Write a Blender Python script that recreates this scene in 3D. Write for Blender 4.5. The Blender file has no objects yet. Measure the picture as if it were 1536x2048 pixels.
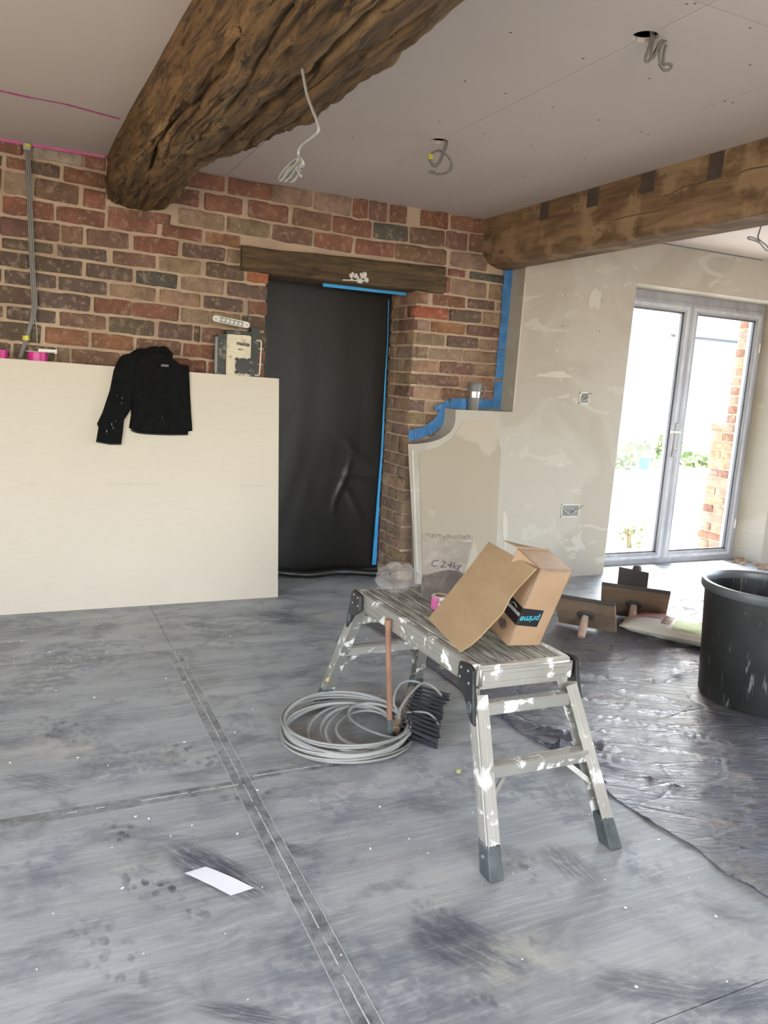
import bpy, bmesh, math, random
from mathutils import Vector, Matrix, noise as mn
R = random.Random(7)
SC = bpy.context.scene
COL = SC.collection
# ------------------------------------------------------------------ camera
YAW, PITCH, ROLL, FPX, CZ = 0.44170708, 0.17114068, 0.06128949, 1560.07, 1.25
cy, sy, cp, sp = math.cos(YAW), math.sin(YAW), math.cos(PITCH), math.sin(PITCH)
FW = Vector((sy*cp, cy*cp, -sp)); RT0 = Vector((cy, -sy, 0)); UP0 = RT0.cross(FW)
RT = math.cos(ROLL)*RT0 + math.sin(ROLL)*UP0
UP = -math.sin(ROLL)*RT0 + math.cos(ROLL)*UP0
CAM = Vector((0, 0, CZ))
cd = bpy.data.cameras.new('camera'); cam = bpy.data.objects.new('camera', cd); COL.objects.link(cam)
m = Matrix((RT, UP, -FW)).transposed().to_4x4(); m.translation = CAM; cam.matrix_world = m
cd.sensor_fit = 'HORIZONTAL'; cd.sensor_width = 36; cd.lens = FPX/1536*36; cd.clip_start = .02; cd.clip_end = 300
SC.camera = cam
def at(px, py, ax, v):
    """survey: the point of the plane (axis ax = v) seen at a pixel of the photograph"""
    d = (px-768)/FPX*RT - (py-1024)/FPX*UP + FW
    return CAM + d*((v-CAM[ax])/d[ax])
# ------------------------------------------------------------------ world, sun, window light, exposure
W = bpy.data.worlds.new('sky'); SC.world = W; W.use_nodes = True
nt = W.node_tree; nt.nodes.clear()
sky = nt.nodes.new('ShaderNodeTexSky'); sky.sky_type = 'NISHITA'; sky.sun_disc = False
sky.sun_elevation = math.radians(38); sky.sun_rotation = math.radians(20); sky.air_density = 1.0; sky.dust_density = 2.5
bg = nt.nodes.new('ShaderNodeBackground'); bg.inputs[1].default_value = 2.6
wo = nt.nodes.new('ShaderNodeOutputWorld'); nt.links.new(sky.outputs[0], bg.inputs[0]); nt.links.new(bg.outputs[0], wo.inputs[0])
def lamp(name, kind, loc, direction, energy, color=(1,1,1), size=None, sizey=None, angle=None, spread=None):
    l = bpy.data.lights.new(name, kind); l.energy = energy; l.color = color
    if kind == 'AREA':
        l.shape = 'RECTANGLE'; l.size = size; l.size_y = sizey or size
        if spread: l.spread = spread
    if angle is not None: l.angle = angle
    o = bpy.data.objects.new(name, l); COL.objects.link(o); o.location = loc
    o.rotation_euler = Vector(direction).to_track_quat('-Z', 'Y').to_euler()
    return o
lamp('sun', 'SUN', (3, 12, 12), (-0.14, -0.34, -0.92), 13.0, (1, .96, .90), angle=.03)
# daylight entering by the real window openings of the walls behind and beside the camera
lamp('window_light_rear', 'AREA', (0.4, -2.62, 1.25), (0, 1, -.08), 125, (1.0, .905, .77), 2.6, 1.5)
lamp('window_light_left', 'AREA', (-2.06, .9, 1.25), (1, .35, .02), 55, (1.0, .90, .76), 2.0, 1.3)
lamp('window_light_side', 'AREA', (5.78, 1.6, 1.15), (-1, -.05, -.1), 58, (.90, .95, 1.0), 2.4, 1.7)
SC.cycles.use_adaptive_sampling = True; SC.cycles.adaptive_threshold = .025; SC.cycles.max_bounces = 7; SC.cycles.diffuse_bounces = 4; SC.cycles.glossy_bounces = 3
SC.view_settings.view_transform = 'Standard'; SC.view_settings.look = 'None'
SC.view_settings.exposure = 0.10; SC.view_settings.gamma = 1.0; SC.view_settings.use_curve_mapping = False
# ------------------------------------------------------------------ dimensions
YB = 4.24      # brick face
YL = 4.09      # plaster lining face
YD = 4.57      # dust sheet in the doorway
XJ = 1.228     # left jamb
XR = 2.125     # right jamb
ZC = 2.22      # ceiling
XBM = 2.557    # boxed beam left face
# ------------------------------------------------------------------ mesh helpers
class MB:
    def __init__(s): s.v = []; s.f = []
    def add(s, vs, fs):
        n = len(s.v); s.v += [Vector(v) for v in vs]; s.f += [tuple(n+i for i in f) for f in fs]
    def box(s, a, b, M=None):
        x0,y0,z0 = a; x1,y1,z1 = b
        vs = [Vector(p) for p in ((x0,y0,z0),(x1,y0,z0),(x1,y1,z0),(x0,y1,z0),(x0,y0,z1),(x1,y0,z1),(x1,y1,z1),(x0,y1,z1))]
        if M is not None: vs = [M @ v for v in vs]
        s.add(vs, [(0,3,2,1),(4,5,6,7),(0,1,5,4),(1,2,6,5),(2,3,7,6),(3,0,4,7)])
    def bar(s, p, q, w, h, up=(0,0,1)):
        """rectangular bar from p to q: w across, h along up"""
        p, q = Vector(p), Vector(q); d = (q-p).normalized(); up = Vector(up)
        a = d.cross(up).normalized(); u = a.cross(d).normalized()
        vs = [c + a*(i*w/2) + u*(j*h/2) for c in (p, q) for i, j in ((-1,-1),(1,-1),(1,1),(-1,1))]
        s.add(vs, [(0,1,2,3),(7,6,5,4),(0,4,5,1),(1,5,6,2),(2,6,7,3),(3,7,4,0)])
    def tube(s, pts, r, n=8, closed=False, flat=1.0):
        pts = [Vector(p) for p in pts]; N = len(pts); rings = []
        prev = None
        for i, p in enumerate(pts):
            if closed: t = pts[(i+1) % N]-pts[i-1]
            else: t = pts[min(i+1, N-1)]-pts[max(i-1, 0)]
            t = t.normalized() if t.length > 1e-9 else Vector((0,0,1))
            if prev is None: a = t.orthogonal().normalized()
            else:
                a = prev - t*prev.dot(t); a = a.normalized() if a.length > 1e-6 else t.orthogonal().normalized()
            prev = a; b = t.cross(a); rr = r[i] if isinstance(r, (list, tuple)) else r
            rings.append([p + (a*math.cos(k*2*math.pi/n)*flat + b*math.sin(k*2*math.pi/n))*rr for k in range(n)])
        fs = []; M = N if closed else N-1
        for i in range(M):
            for k in range(n):
                a0, b0 = i*n+k, i*n+(k+1) % n; j = (i+1) % N
                fs.append((a0, b0, j*n+(k+1) % n, j*n+k))
        if not closed: fs += [tuple(range(n-1, -1, -1)), tuple((N-1)*n+k for k in range(n))]
        s.add([v for r_ in rings for v in r_], fs)
    def lathe(s, prof, c=(0,0,0), n=32, M=None):
        """prof: list of (r, z); closed at ends when r = 0"""
        c = Vector(c); vs = []; fs = []
        for r, z in prof:
            for k in range(n):
                a = 2*math.pi*k/n; v = Vector((r*math.cos(a), r*math.sin(a), z))
                if M is not None: v = M @ v
                vs.append(v + c)
        for i in range(len(prof)-1):
            for k in range(n): fs.append((i*n+k, i*n+(k+1) % n, (i+1)*n+(k+1) % n, (i+1)*n+k))
        shut = (Vector(prof[0])-Vector(prof[-1])).length < 1e-7
        if prof[0][0] > 1e-6 and not shut: fs.append(tuple(range(n-1, -1, -1)))
        if prof[-1][0] > 1e-6 and not shut: fs.append(tuple((len(prof)-1)*n+k for k in range(n)))
        s.add(vs, fs)
    def prism(s, poly, f):
        """poly: 2-D outline, f(x, y, side) -> 3-D point for side 0 and 1"""
        n = len(poly)
        vs = [f(x, y, 0) for x, y in poly] + [f(x, y, 1) for x, y in poly]
        s.add(vs, [tuple(range(n)), tuple(range(2*n-1, n-1, -1))] + [(i, i+n, (i+1) % n+n, (i+1) % n) for i in range(n)])
    def mesh(s, name, org=Vector((0,0,0)), smooth=None, bevel=0, seg=1):
        me = bpy.data.meshes.new(name)
        me.from_pydata([v-org for v in s.v], [], s.f); me.update()
        bm = bmesh.new(); bm.from_mesh(me)
        bmesh.ops.remove_doubles(bm, verts=bm.verts, dist=1e-6)
        big = [f for f in bm.faces if len(f.verts) > 4]
        if big: bmesh.ops.triangulate(bm, faces=big)
        bmesh.ops.recalc_face_normals(bm, faces=bm.faces)
        if bevel:
            es = [e for e in bm.edges if len(e.link_faces) == 2 and e.calc_face_angle(0) > .6]
            bmesh.ops.bevel(bm, geom=es, offset=bevel, segments=seg, affect='EDGES', clamp_overlap=True)
        bm.to_mesh(me); bm.free()
        if smooth is not None:
            me.shade_smooth(); me.set_sharp_from_angle(angle=math.radians(smooth))
        return me
def wloc(o):
    v = Vector((0,0,0))
    while o is not None: v = v + o.location; o = o.parent
    return v
def put(name, me, mat, parent=None, loc=None):
    o = bpy.data.objects.new(name, me); COL.objects.link(o)
    if mat is not None and me is not None and len(me.materials) == 0: me.materials.append(mat)
    if parent is not None: o.parent = parent
    if loc is not None: o.location = loc
    return o
def part(name, mb, mat, parent, smooth=None, bevel=0, seg=1, label=None, kind=None):
    """mb in world space; the child keeps its parent's origin"""
    me = mb.mesh(name, wloc(parent), smooth, bevel, seg)
    o = put(name, me, mat, parent)
    if label: o['label'] = label
    if kind: o['kind'] = kind
    return o
def thing(name, label, cat, loc, group=None):
    o = bpy.data.objects.new(name, None); COL.objects.link(o); o.location = loc; o.empty_display_size = .05
    o['label'] = label; o['category'] = cat
    if group: o['group'] = group
    return o
def single(name, mb, mat, loc, label=None, cat=None, smooth=None, bevel=0, seg=1, group=None, kind=None):
    me = mb.mesh(name, Vector(loc), smooth, bevel, seg); o = put(name, me, mat); o.location = loc
    if label: o['label'] = label
    if cat: o['category'] = cat
    if group: o['group'] = group
    if kind: o['kind'] = kind
    return o
def struct(name, mb, mat, smooth=None, bevel=0):
    return single(name, mb, mat, (0,0,0), smooth=smooth, bevel=bevel, kind='structure')
def catmull(P, k=8, closed=False):
    P = [Vector(p) for p in P]; n = len(P); out = []
    rng = range(n) if closed else range(n-1)
    for i in rng:
        g = (lambda j: P[j % n]) if closed else (lambda j: P[max(0, min(n-1, j))])
        a, b, c, d = g(i-1), g(i), g(i+1), g(i+2)
        for j in range(k):
            t = j/k
            out.append(.5*((2*b)+(c-a)*t+(2*a-5*b+4*c-d)*t*t+(3*b-a-3*c+d)*t**3))
    if not closed: out.append(P[-1])
    return out
def lerp_tab(tab, x):
    if x <= tab[0][0]: return tab[0][1]
    for (a, va), (b, vb) in zip(tab, tab[1:]):
        if x <= b: return va+(vb-va)*(x-a)/(b-a)
    return tab[-1][1]
def text_mesh(txt, M, mb_name, size=1.0, depth=.001, shear=0.0, bold=0.0, align='CENTER'):
    c = bpy.data.curves.new(mb_name, 'FONT'); c.body = txt; c.size = size; c.extrude = depth; c.shear = shear; c.offset = bold
    c.align_x = align; c.align_y = 'CENTER'; c.resolution_u = 3
    o = bpy.data.objects.new('tmp', c); COL.objects.link(o)
    me = bpy.data.meshes.new_from_object(o.evaluated_get(bpy.context.evaluated_depsgraph_get()))
    bpy.data.objects.remove(o); bpy.data.curves.remove(c)
    me.transform(M); me.name = mb_name
    return me
def frame(origin, xdir, ydir):
    x = Vector(xdir).normalized(); z = x.cross(Vector(ydir)).normalized(); y = z.cross(x)
    M = Matrix((x, y, z)).transposed().to_4x4(); M.translation = Vector(origin); return M
# ------------------------------------------------------------------ materials
class NT:
    def __init__(s, name):
        s.m = bpy.data.materials.new(name); s.m.use_nodes = True; s.t = s.m.node_tree; s.n = s.t.nodes
        s.b = s.n['Principled BSDF']; s.co = s.n.new('ShaderNodeTexCoord').outputs['Object']
    def L(s, a, b): s.t.links.new(a, b)
    def map(s, sc=(1,1,1), rot=(0,0,0), src=None):
        m = s.n.new('ShaderNodeMapping'); m.inputs['Scale'].default_value = sc; m.inputs['Rotation'].default_value = rot
        s.L(src or s.co, m.inputs[0]); return m.outputs[0]
    def noise(s, scale, detail=5, rough=.55, src=None, dist=0):
        n = s.n.new('ShaderNodeTexNoise'); n.inputs['Scale'].default_value = scale; n.inputs['Detail'].default_value = detail
        n.inputs['Roughness'].default_value = rough; n.inputs['Distortion'].default_value = dist
        s.L(src or s.co, n.inputs['Vector']); return n.outputs['Fac']
    def vor(s, scale, src=None, feat='F1', rnd=1):
        n = s.n.new('ShaderNodeTexVoronoi'); n.inputs['Scale'].default_value = scale; n.feature = feat
        n.inputs['Randomness'].default_value = rnd
        s.L(src or s.co, n.inputs['Vector']); return n.outputs['Distance']
    def ramp(s, fac, a, b, ca=(0,0,0,1), cb=(1,1,1,1)):
        r = s.n.new('ShaderNodeValToRGB'); e = r.color_ramp.elements
        e[0].position = a; e[1].position = b; e[0].color = (*ca[:3], 1); e[1].color = (*cb[:3], 1)
        s.L(fac, r.inputs[0]); return r.outputs[0]
    def mix(s, fac, a, b, mode='MIX'):
        x = s.n.new('ShaderNodeMix'); x.data_type = 'RGBA'; x.blend_type = mode
        for sock, v in ((x.inputs[0], fac), (x.inputs[6], a), (x.inputs[7], b)):
            if isinstance(v, (int, float)): sock.default_value = v
            elif isinstance(v, tuple): sock.default_value = (*v[:3], 1)
            else: s.L(v, sock)
        return x.outputs[2]
    def math(s, op, a, b=None):
        x = s.n.new('ShaderNodeMath'); x.operation = op
        for i, v in enumerate((a, b)):
            if v is None: continue
            if isinstance(v, (int, float)): x.inputs[i].default_value = v
            else: s.L(v, x.inputs[i])
        return x.outputs[0]
    def bump(s, h, dist=.01, strength=1.0, prev=None):
        b = s.n.new('ShaderNodeBump'); b.inputs['Distance'].default_value = dist; b.inputs['Strength'].default_value = strength
        s.L(h, b.inputs['Height'])
        if prev is not None: s.L(prev, b.inputs['Normal'])
        s.L(b.outputs[0], s.b.inputs['Normal']); return b.outputs[0]
    def ell(s, pa, pb, hw, soft=.5):
        a, b = at(*pa, 2, 0), at(*pb, 2, 0); c = (a+b)/2; d = b-a
        m = s.n.new('ShaderNodeMapping'); m.vector_type = 'TEXTURE'; m.inputs['Location'].default_value = (c.x, c.y, 0)
        m.inputs['Rotation'].default_value = (0, 0, math.atan2(d.y, d.x)); m.inputs['Scale'].default_value = (d.length/2*1.15, hw, 50)
        s.L(s.co, m.inputs[0]); v = s.n.new('ShaderNodeVectorMath'); v.operation = 'LENGTH'; s.L(m.outputs[0], v.inputs[0])
        return s.ramp(v.outputs['Value'], soft, 1.0, (1,1,1), (0,0,0)), m.outputs[0]
    def set(s, col=None, rough=None, metal=None, **k):
        for key, v in (('Base Color', col), ('Roughness', rough), ('Metallic', metal)):
            if v is None: continue
            if isinstance(v, (int, float)): s.b.inputs[key].default_value = v
            elif isinstance(v, tuple): s.b.inputs[key].default_value = (*v[:3], 1)
            else: s.L(v, s.b.inputs[key])
        for key, v in k.items(): s.b.inputs[key.replace('_', ' ')].default_value = v
        return s.m
def pm(name, c1, c2=None, scale=6, rough=.6, metal=0, bump=0, bscale=60, stretch=(1,1,1), lo=.35, hi=.65, **k):
    t = NT(name); c2 = c2 or tuple(x*.8 for x in c1)
    f = t.noise(scale, 6, src=t.map(stretch)); col = t.mix(t.ramp(f, lo, hi), c1, c2)
    if bump: t.bump(t.noise(bscale, 5, src=t.map(stretch)), bump)
    return t.set(col, rough, metal, **k)
M = {}
# brick: own colour per brick (object colour), lime bloom and fine relief
t = NT('old_brick'); oi = t.n.new('ShaderNodeObjectInfo')
pos = t.n.new('ShaderNodeNewGeometry').outputs['Position']
c = t.mix(t.ramp(t.noise(11, 7, .65, src=pos), .38, .64), oi.outputs['Color'], t.mix(.55, oi.outputs['Color'], (.11,.065,.045)))
c = t.mix(t.math('MULTIPLY', t.ramp(t.noise(30, 5, .7, src=pos), .52, .68), .5), c, t.mix(.5, oi.outputs['Color'], (.50,.27,.15)))
c = t.mix(t.math('MULTIPLY', t.ramp(t.noise(30, 7, .7, src=pos), .53, .64), .42), c, (.50,.38,.27))
c = t.mix(t.math('MULTIPLY', t.ramp(t.noise(75, 4, .7, src=pos), .63, .70), .6), c, (.66,.55,.42))
t.bump(t.noise(45, 8, .75, src=pos), .016); M['brick'] = t.set(c, .88)
t = NT('lime_mortar')
c = t.mix(t.ramp(t.noise(3.5, 6), .35, .65), (.62,.455,.315), (.46,.32,.22))
c = t.mix(t.ramp(t.noise(50, 5), .6, .75), c, (.66,.52,.39)); t.bump(t.noise(70, 7, .7), .012); M['mortar'] = t.set(c, .93)
# plaster of the lining, dry and drying patches
t = NT('patchy_plaster')
c = t.mix(t.ramp(t.noise(1.6, 5, .5, dist=.6), .45, .52), (.40,.35,.285), (.36,.31,.245))
c = t.mix(t.ramp(t.noise(2.7, 7, .6, src=t.map((1,1,2.2)), dist=1.2), .60, .63), c, (.43,.385,.32))
c = t.mix(t.math('MULTIPLY', t.ramp(t.noise(40, 5), .62, .7), .25), c, (.45,.38,.30))
t.bump(t.noise(14, 6), .004); M['plaster'] = t.set(c, .85)
M['skim'] = pm('pale_filler', (.50,.45,.37), (.46,.405,.325), rough=.85, bump=.003)
M['panel_plaster'] = (lambda t: t.set(t.mix(t.ramp(t.noise(2.4, 6, .55, dist=.8), .56, .60), (.345,.28,.20), (.40,.335,.25)), .8))(NT('cream_board_panel'))
t = NT('ceiling_board')
c = t.mix(t.ramp(t.noise(1.1, 4), .3, .7), (.60,.515,.45), (.56,.475,.415)); M['ceil'] = t.set(c, .75)
M['void'] = pm('dark_void', (.02,.016,.012), rough=.9)
t = NT('ivory_plasterboard')
c = t.mix(t.ramp(t.noise(1.3, 5), .3, .7), (.545,.47,.37), (.51,.435,.34))
c = t.mix(t.math('MULTIPLY', t.ramp(t.noise(30, 5, .6, src=t.map((.5,1,4))), .5, .7), .25), c, (.46,.39,.30))
t.bump(t.noise(160, 3), .0006); M['board'] = t.set(c, .8)
M['gypsum'] = pm('gypsum_core', (.70,.66,.60), rough=.9)
M['foil'] = pm('foil_insulation', (.55,.50,.40), rough=.7)
# floor protection boards: dusty blue grey, scuffed, with boot marks
t = NT('dusty_floor_board')
st = t.map((.35,2.6,1), (0,0,math.radians(-7)))
c = t.mix(t.ramp(t.noise(2.2, 8, .62, src=st), .32, .68), (.200,.210,.208), (.385,.396,.385))
c = t.mix(t.math('MULTIPLY', t.ramp(t.noise(26, 6, .6, src=t.map((.25,3.2,1), (0,0,math.radians(-9)))), .48, .70), .45), c, (.47,.475,.455))
c = t.mix(t.math('MULTIPLY', t.ramp(t.noise(1.5, 5, .6), .52, .68), .5), c, (.46,.44,.385))
blob = t.ramp(t.noise(2.4, 3, .5, dist=.5), .52, .60)
cells = t.math('MULTIPLY', t.ramp(t.vor(40, src=t.map((1,.7,1), (0,0,.6))), .32, .5, (1,1,1), (0,0,0)), .8)
smear = t.ramp(t.noise(17, 5, .6, src=t.map((.6,1.6,1), (0,0,.7))), .46, .58)
mott = t.ramp(t.noise(4.5, 6, .68, src=t.map((.8,1.3,1)), dist=.6), .50, .66)
c = t.mix(t.math('MULTIPLY', mott, .62), c, (.105,.113,.125))
dk = t.math('MULTIPLY', blob, t.math('MULTIPLY', t.math('MAXIMUM', cells, smear), .5))
c = t.mix(dk, c, (.10,.115,.145))
for pa, pb, hw, kind, amt in (((335,1690),(535,1800),.075,'s',.9),((240,1735),(430,1835),.065,'p',.85),((180,1640),(300,1690),.05,'p',.8),((820,1840),(1060,1955),.11,'s',.75),
    ((1090,1690),(1190,1770),.07,'s',.6),((850,1790),(905,1900),.09,'p',.5),((1180,1955),(1430,1990),.06,'s',.6),((500,1680),(650,1715),.035,'s',.7),((60,1430),(190,1490),.10,'p',.7),((330,1480),(440,1540),.09,'p',.7),
    ((500,1228),(640,1246),.12,'s',.8),((190,1250),(240,1256),.07,'s',.6),((370,1245),(430,1255),.06,'s',.6),((150,1830),(290,2000),.07,'p',.55),((390,2012),(600,2045),.03,'s',.8),((1380,2010),(1560,1975),.06,'s',.7),((420,1600),(560,1580),.03,'p',.7),
    ((250,1150),(620,1190),.10,'s',.5),((1010,1700),(1110,1790),.07,'p',.5),((1020,1850),(1060,1900),.05,'p',.6),((10,1550),(150,1580),.06,'s',.5),((900,1985),(1020,2040),.06,'p',.6),((1130,1560),(1190,1640),.05,'s',.4)):
    mk, vec = t.ell(pa, pb, hw)
    if kind == 's': q = t.ramp(t.noise(3.2, 5, .7, src=t.map((.55,2.0,1), src=vec), dist=.4), .37, .52)
    else: q = t.math('MULTIPLY', t.ramp(t.vor(44, src=t.map((1,.65,1), (0,0,.5))), .34, .54, (1,1,1), (0,0,0)), t.ramp(t.noise(11, 5, .7), .42, .56))
    c = t.mix(t.math('MULTIPLY', t.math('MULTIPLY', mk, q), amt), c, (.055,.062,.075))
for pa, pb, hw in (((60,1480),(230,1520),.10),((300,1500),(430,1530),.07),((880,1950),(1200,1900),.12)):
    mk, vec = t.ell(pa, pb, hw, .1); c = t.mix(t.math('MULTIPLY', t.math('MULTIPLY', mk, t.ramp(t.noise(9, 6, .65), .42, .60)), .6), c, (.50,.47,.37))
c = t.mix(t.math('MULTIPLY', t.ramp(t.noise(42, 8, .75, src=t.map((1,2,1))), .64, .70), .4), c, (.55,.56,.55))
r = t.ramp(t.noise(2.2, 6, .6, src=st), .3, .7, (.46,.46,.46), (.60,.60,.60))
t.bump(t.noise(18, 7, .6, src=t.map((.6,2.5,1))), .0016); M['floor'] = t.set(c, r, Specular_IOR_Level=.5)
t = NT('clear_seam_tape')
c = t.mix(t.ramp(t.noise(14, 6, .7, src=t.map((1,1,1))), .36, .62), (.11,.113,.113), (.30,.31,.305)); M['seamtape'] = t.set(c, .42)
M['dust'] = pm('white_dust', (.62,.61,.58), (.42,.42,.40), scale=40, rough=.9)
# oak
def oak(name, a, b, dark, axis, hi=(.50,.33,.15)):
    t = NT(name); sc = [9,9,9]; sc[axis] = .9
    w = t.noise(2.0, 4, .5)
    g = t.noise(3.2, 9, .68, src=t.map(tuple(sc)), dist=.9)
    c = t.mix(t.ramp(g, .38, .60), a, b)
    c = t.mix(t.math('MULTIPLY', t.ramp(t.noise(2.5, 6, .6, src=t.map(tuple(x*.35 for x in sc))), .55, .68), .65), c, hi)
    c = t.mix(t.math('MULTIPLY', t.ramp(t.noise(7, 8, .7, src=t.map(tuple(sc)), dist=.6), .53, .63), .9), c, dark)
    n1 = t.bump(g, .035, 1.0); t.bump(t.noise(14, 8, .7, src=t.map(tuple(sc))), .01, .8, n1)
    return t.set(c, .72)
M['oak_big'] = oak('waney_oak', (.095,.050,.017), (.30,.165,.060), (.022,.011,.004), 1, (.62,.40,.18))
M['oak_lintel'] = oak('lintel_oak', (.105,.060,.022), (.19,.115,.045), (.03,.017,.008), 0, (.26,.17,.07))
t = NT('sawn_beam')
g = t.noise(3, 8, .6, src=t.map((6,.8,6)), dist=.6)
c = t.mix(t.ramp(g, .36, .66), (.125,.075,.039), (.27,.17,.092))
c = t.mix(t.math('MULTIPLY', t.ramp(t.noise(5, 6, .6), .52, .60), .55), c, (.38,.25,.14))
c = t.mix(t.math('MULTIPLY', t.ramp(t.noise(9, 6, .7, src=t.map((1,.6,1))), .58, .66), .6), c, (.07,.045,.027)); t.bump(g, .008)
M['beam'] = t.set(c, .85, Specular_IOR_Level=.2)
M['mortise'] = pm('dark_mortise', (.055,.038,.028), (.09,.06,.04), scale=12, rough=.85)
# metals, plastics
t = NT('splashed_aluminium')
sp_ = t.ramp(t.noise(19, 6, .62, dist=.5), .56, .62)
c = t.mix(sp_, t.mix(t.ramp(t.noise(5, 4), .3, .7), (.56,.54,.49), (.44,.42,.375)), (.74,.72,.66))
t.bump(sp_, .0012); t.L(t.ramp(sp_, 0, 1, (.75,.75,.75), (0,0,0)), t.b.inputs['Metallic']); M['alu'] = t.set(c, .42)
t = NT('worn_tread'); g = t.noise(12, 6, .6, src=t.map((4,.6,1)))
c = t.mix(t.ramp(g, .4, .6), (.22,.20,.17), (.50,.47,.41)); t.bump(g, .001); M['tread'] = t.set(c, .55, .35)
M['black'] = pm('black_plastic', (.012,.012,.013), (.03,.03,.03), rough=.42)
M['rubber'] = pm('dark_rubber', (.045,.052,.052), (.09,.10,.10), scale=20, rough=.6)
M['rivet'] = pm('rivet_steel', (.62,.60,.56), rough=.35, metal=.8)
M['steel'] = pm('brushed_steel', (.72,.71,.69), rough=.25, metal=1)
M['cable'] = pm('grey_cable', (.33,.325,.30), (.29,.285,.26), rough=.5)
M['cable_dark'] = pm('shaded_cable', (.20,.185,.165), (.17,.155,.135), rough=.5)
M['coil'] = pm('pale_grey_cable', (.32,.312,.28), (.265,.26,.235), rough=.45)
M['yellow'] = pm('yellow_tie', (.62,.55,.06), rough=.5)
M['copper'] = pm('copper_tube', (.40,.215,.14), (.31,.16,.105), scale=14, rough=.42, metal=.35)
M['bristle'] = pm('black_bristle', (.012,.013,.015), (.035,.038,.042), scale=60, rough=.55, stretch=(1,1,8))
M['cardboard'] = pm('cardboard', (.35,.235,.125), (.31,.20,.105), scale=7, rough=.72, bump=.0008, bscale=90, stretch=(1,1,4))
M['cardboard2'] = pm('taped_cardboard', (.43,.28,.17), (.36,.225,.13), scale=7, rough=.42, bump=.0015, bscale=30)
M['cardcore'] = pm('cardboard_edge', (.34,.235,.135), rough=.85)
M['tape_black'] = pm('black_parcel_tape', (.02,.02,.022), rough=.3)
M['ink_cyan'] = pm('cyan_print', (.08,.42,.55), rough=.4); M['ink_white'] = pm('white_print', (.62,.62,.60), rough=.4)
M['ink'] = pm('dark_ink', (.03,.03,.06), rough=.6); M['ink_grey'] = pm('faint_print', (.46,.41,.34), rough=.8)
t = NT('blue_masking_tape'); c = t.mix(t.ramp(t.noise(16, 4, src=t.map((1,1,1))), .4, .6), (.045,.16,.36), (.07,.22,.47)); t.bump(t.noise(40, 3), .003); M['blue'] = t.set(c, .7)
M['blue2'] = pm('bright_blue_tape', (.035,.30,.62), (.05,.36,.70), rough=.6)
t = NT('black_polythene'); w = t.noise(3.2, 5, .55, src=t.map((1,1,.35)), dist=.8)
t.bump(w, .012, .3); M['polythene'] = t.set(t.mix(t.ramp(w, .35, .65), (.007,.006,.005), (.014,.0135,.013)), .36, Specular_IOR_Level=.6)
t = NT('brown_dust_sheet')
wv = t.map((1,1,1), (0,0,.62)); wv2 = t.map((1,1,1), (0,0,.35))
rid = t.noise(7, 7, .6, src=t.map((.8,4.2,1), src=wv), dist=.9); fine = t.noise(26, 6, .62, src=t.map((.5,3.6,1), src=wv2), dist=.7)
crs = t.ramp(t.vor(5, src=t.map((.7,1.6,1), src=wv2), feat='DISTANCE_TO_EDGE'), 0, .05)
c = t.mix(t.ramp(t.noise(1.4, 5, .6), .40, .62), (.065,.070,.092), (.135,.125,.12))
c = t.mix(t.math('MULTIPLY', t.ramp(t.noise(5, 6, .65), .57, .64), .55), c, (.27,.22,.18))
b0 = t.bump(crs, .006, .5); b1 = t.bump(rid, .022, .7, b0); t.bump(fine, .007, .7, b1)
M['sheet'] = t.set(c, t.ramp(t.noise(2.2, 4), .35, .7, (.20,.20,.20), (.36,.36,.36)), Specular_IOR_Level=.85)
t = NT('black_tub_plastic'); st = t.noise(16, 6, .65, src=t.map((3,3,.35)), dist=.8)
c = t.mix(t.math('MULTIPLY', t.ramp(st, .60, .68), .75), t.mix(t.ramp(t.noise(3, 4), .4, .6), (.014,.014,.013), (.032,.033,.031)), (.24,.23,.21)); M['tub'] = t.set(c, .5)
M['tubrim'] = pm('tub_rim', (.07,.075,.075), (.12,.125,.125), rough=.38)
M['fabric'] = pm('black_fleece', (.004,.004,.004), (.007,.0068,.0065), scale=30, rough=.95, bump=.002, bscale=25, Specular_IOR_Level=.12)
M['hem'] = pm('black_ribbing', (.012,.012,.013), rough=.9)
M['pink'] = pm('magenta_tape', (.58,.03,.22), (.50,.025,.19), rough=.4)
M['pink_dull'] = pm('pink_chalk', (.48,.09,.24), (.46,.16,.26), scale=25, rough=.9)
M['radio_cream'] = (lambda t: t.set(t.mix(t.ramp(t.noise(18, 7, .7), .52, .66), (.60,.52,.37), (.30,.235,.15)), .6))(NT('dirty_cream_plastic'))
M['radio_dark'] = (lambda t: t.set(t.mix(t.ramp(t.noise(22, 6, .7), .55, .66), (.035,.038,.034), (.22,.19,.14)), .6))(NT('dirty_dark_plastic'))
M['grille'] = (lambda t: t.set(t.mix(t.ramp(t.noise(40, 5, .7), .5, .62), (.10,.09,.075), (.25,.22,.17)), .7))(NT('speaker_mesh'))
M['foam'] = pm('foam_yellow', (.42,.37,.17), rough=.8)
M['grey_bar'] = pm('grey_bar', (.22,.20,.17), rough=.5)
M['white_bar'] = pm('off_white_metal', (.66,.62,.54), rough=.4)
M['mug'] = pm('grey_mug', (.17,.165,.155), (.15,.145,.135), rough=.45)
M['upvc'] = (lambda t: t.set(t.mix(t.ramp(t.noise(8, 5, .6, src=t.map((1,1,.3))), .4, .6), (.25,.235,.235), (.34,.325,.325)), .4))(NT('filmed_frame'))
M['film'] = pm('protective_film', (.46,.45,.46), (.36,.35,.37), scale=20, rough=.35, stretch=(1,1,.4))
M['gasket'] = pm('dark_gasket', (.10,.095,.10), rough=.5)
t = NT('window_glass'); n = t.n; n.remove(t.b); out = n['Material Output']
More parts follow.
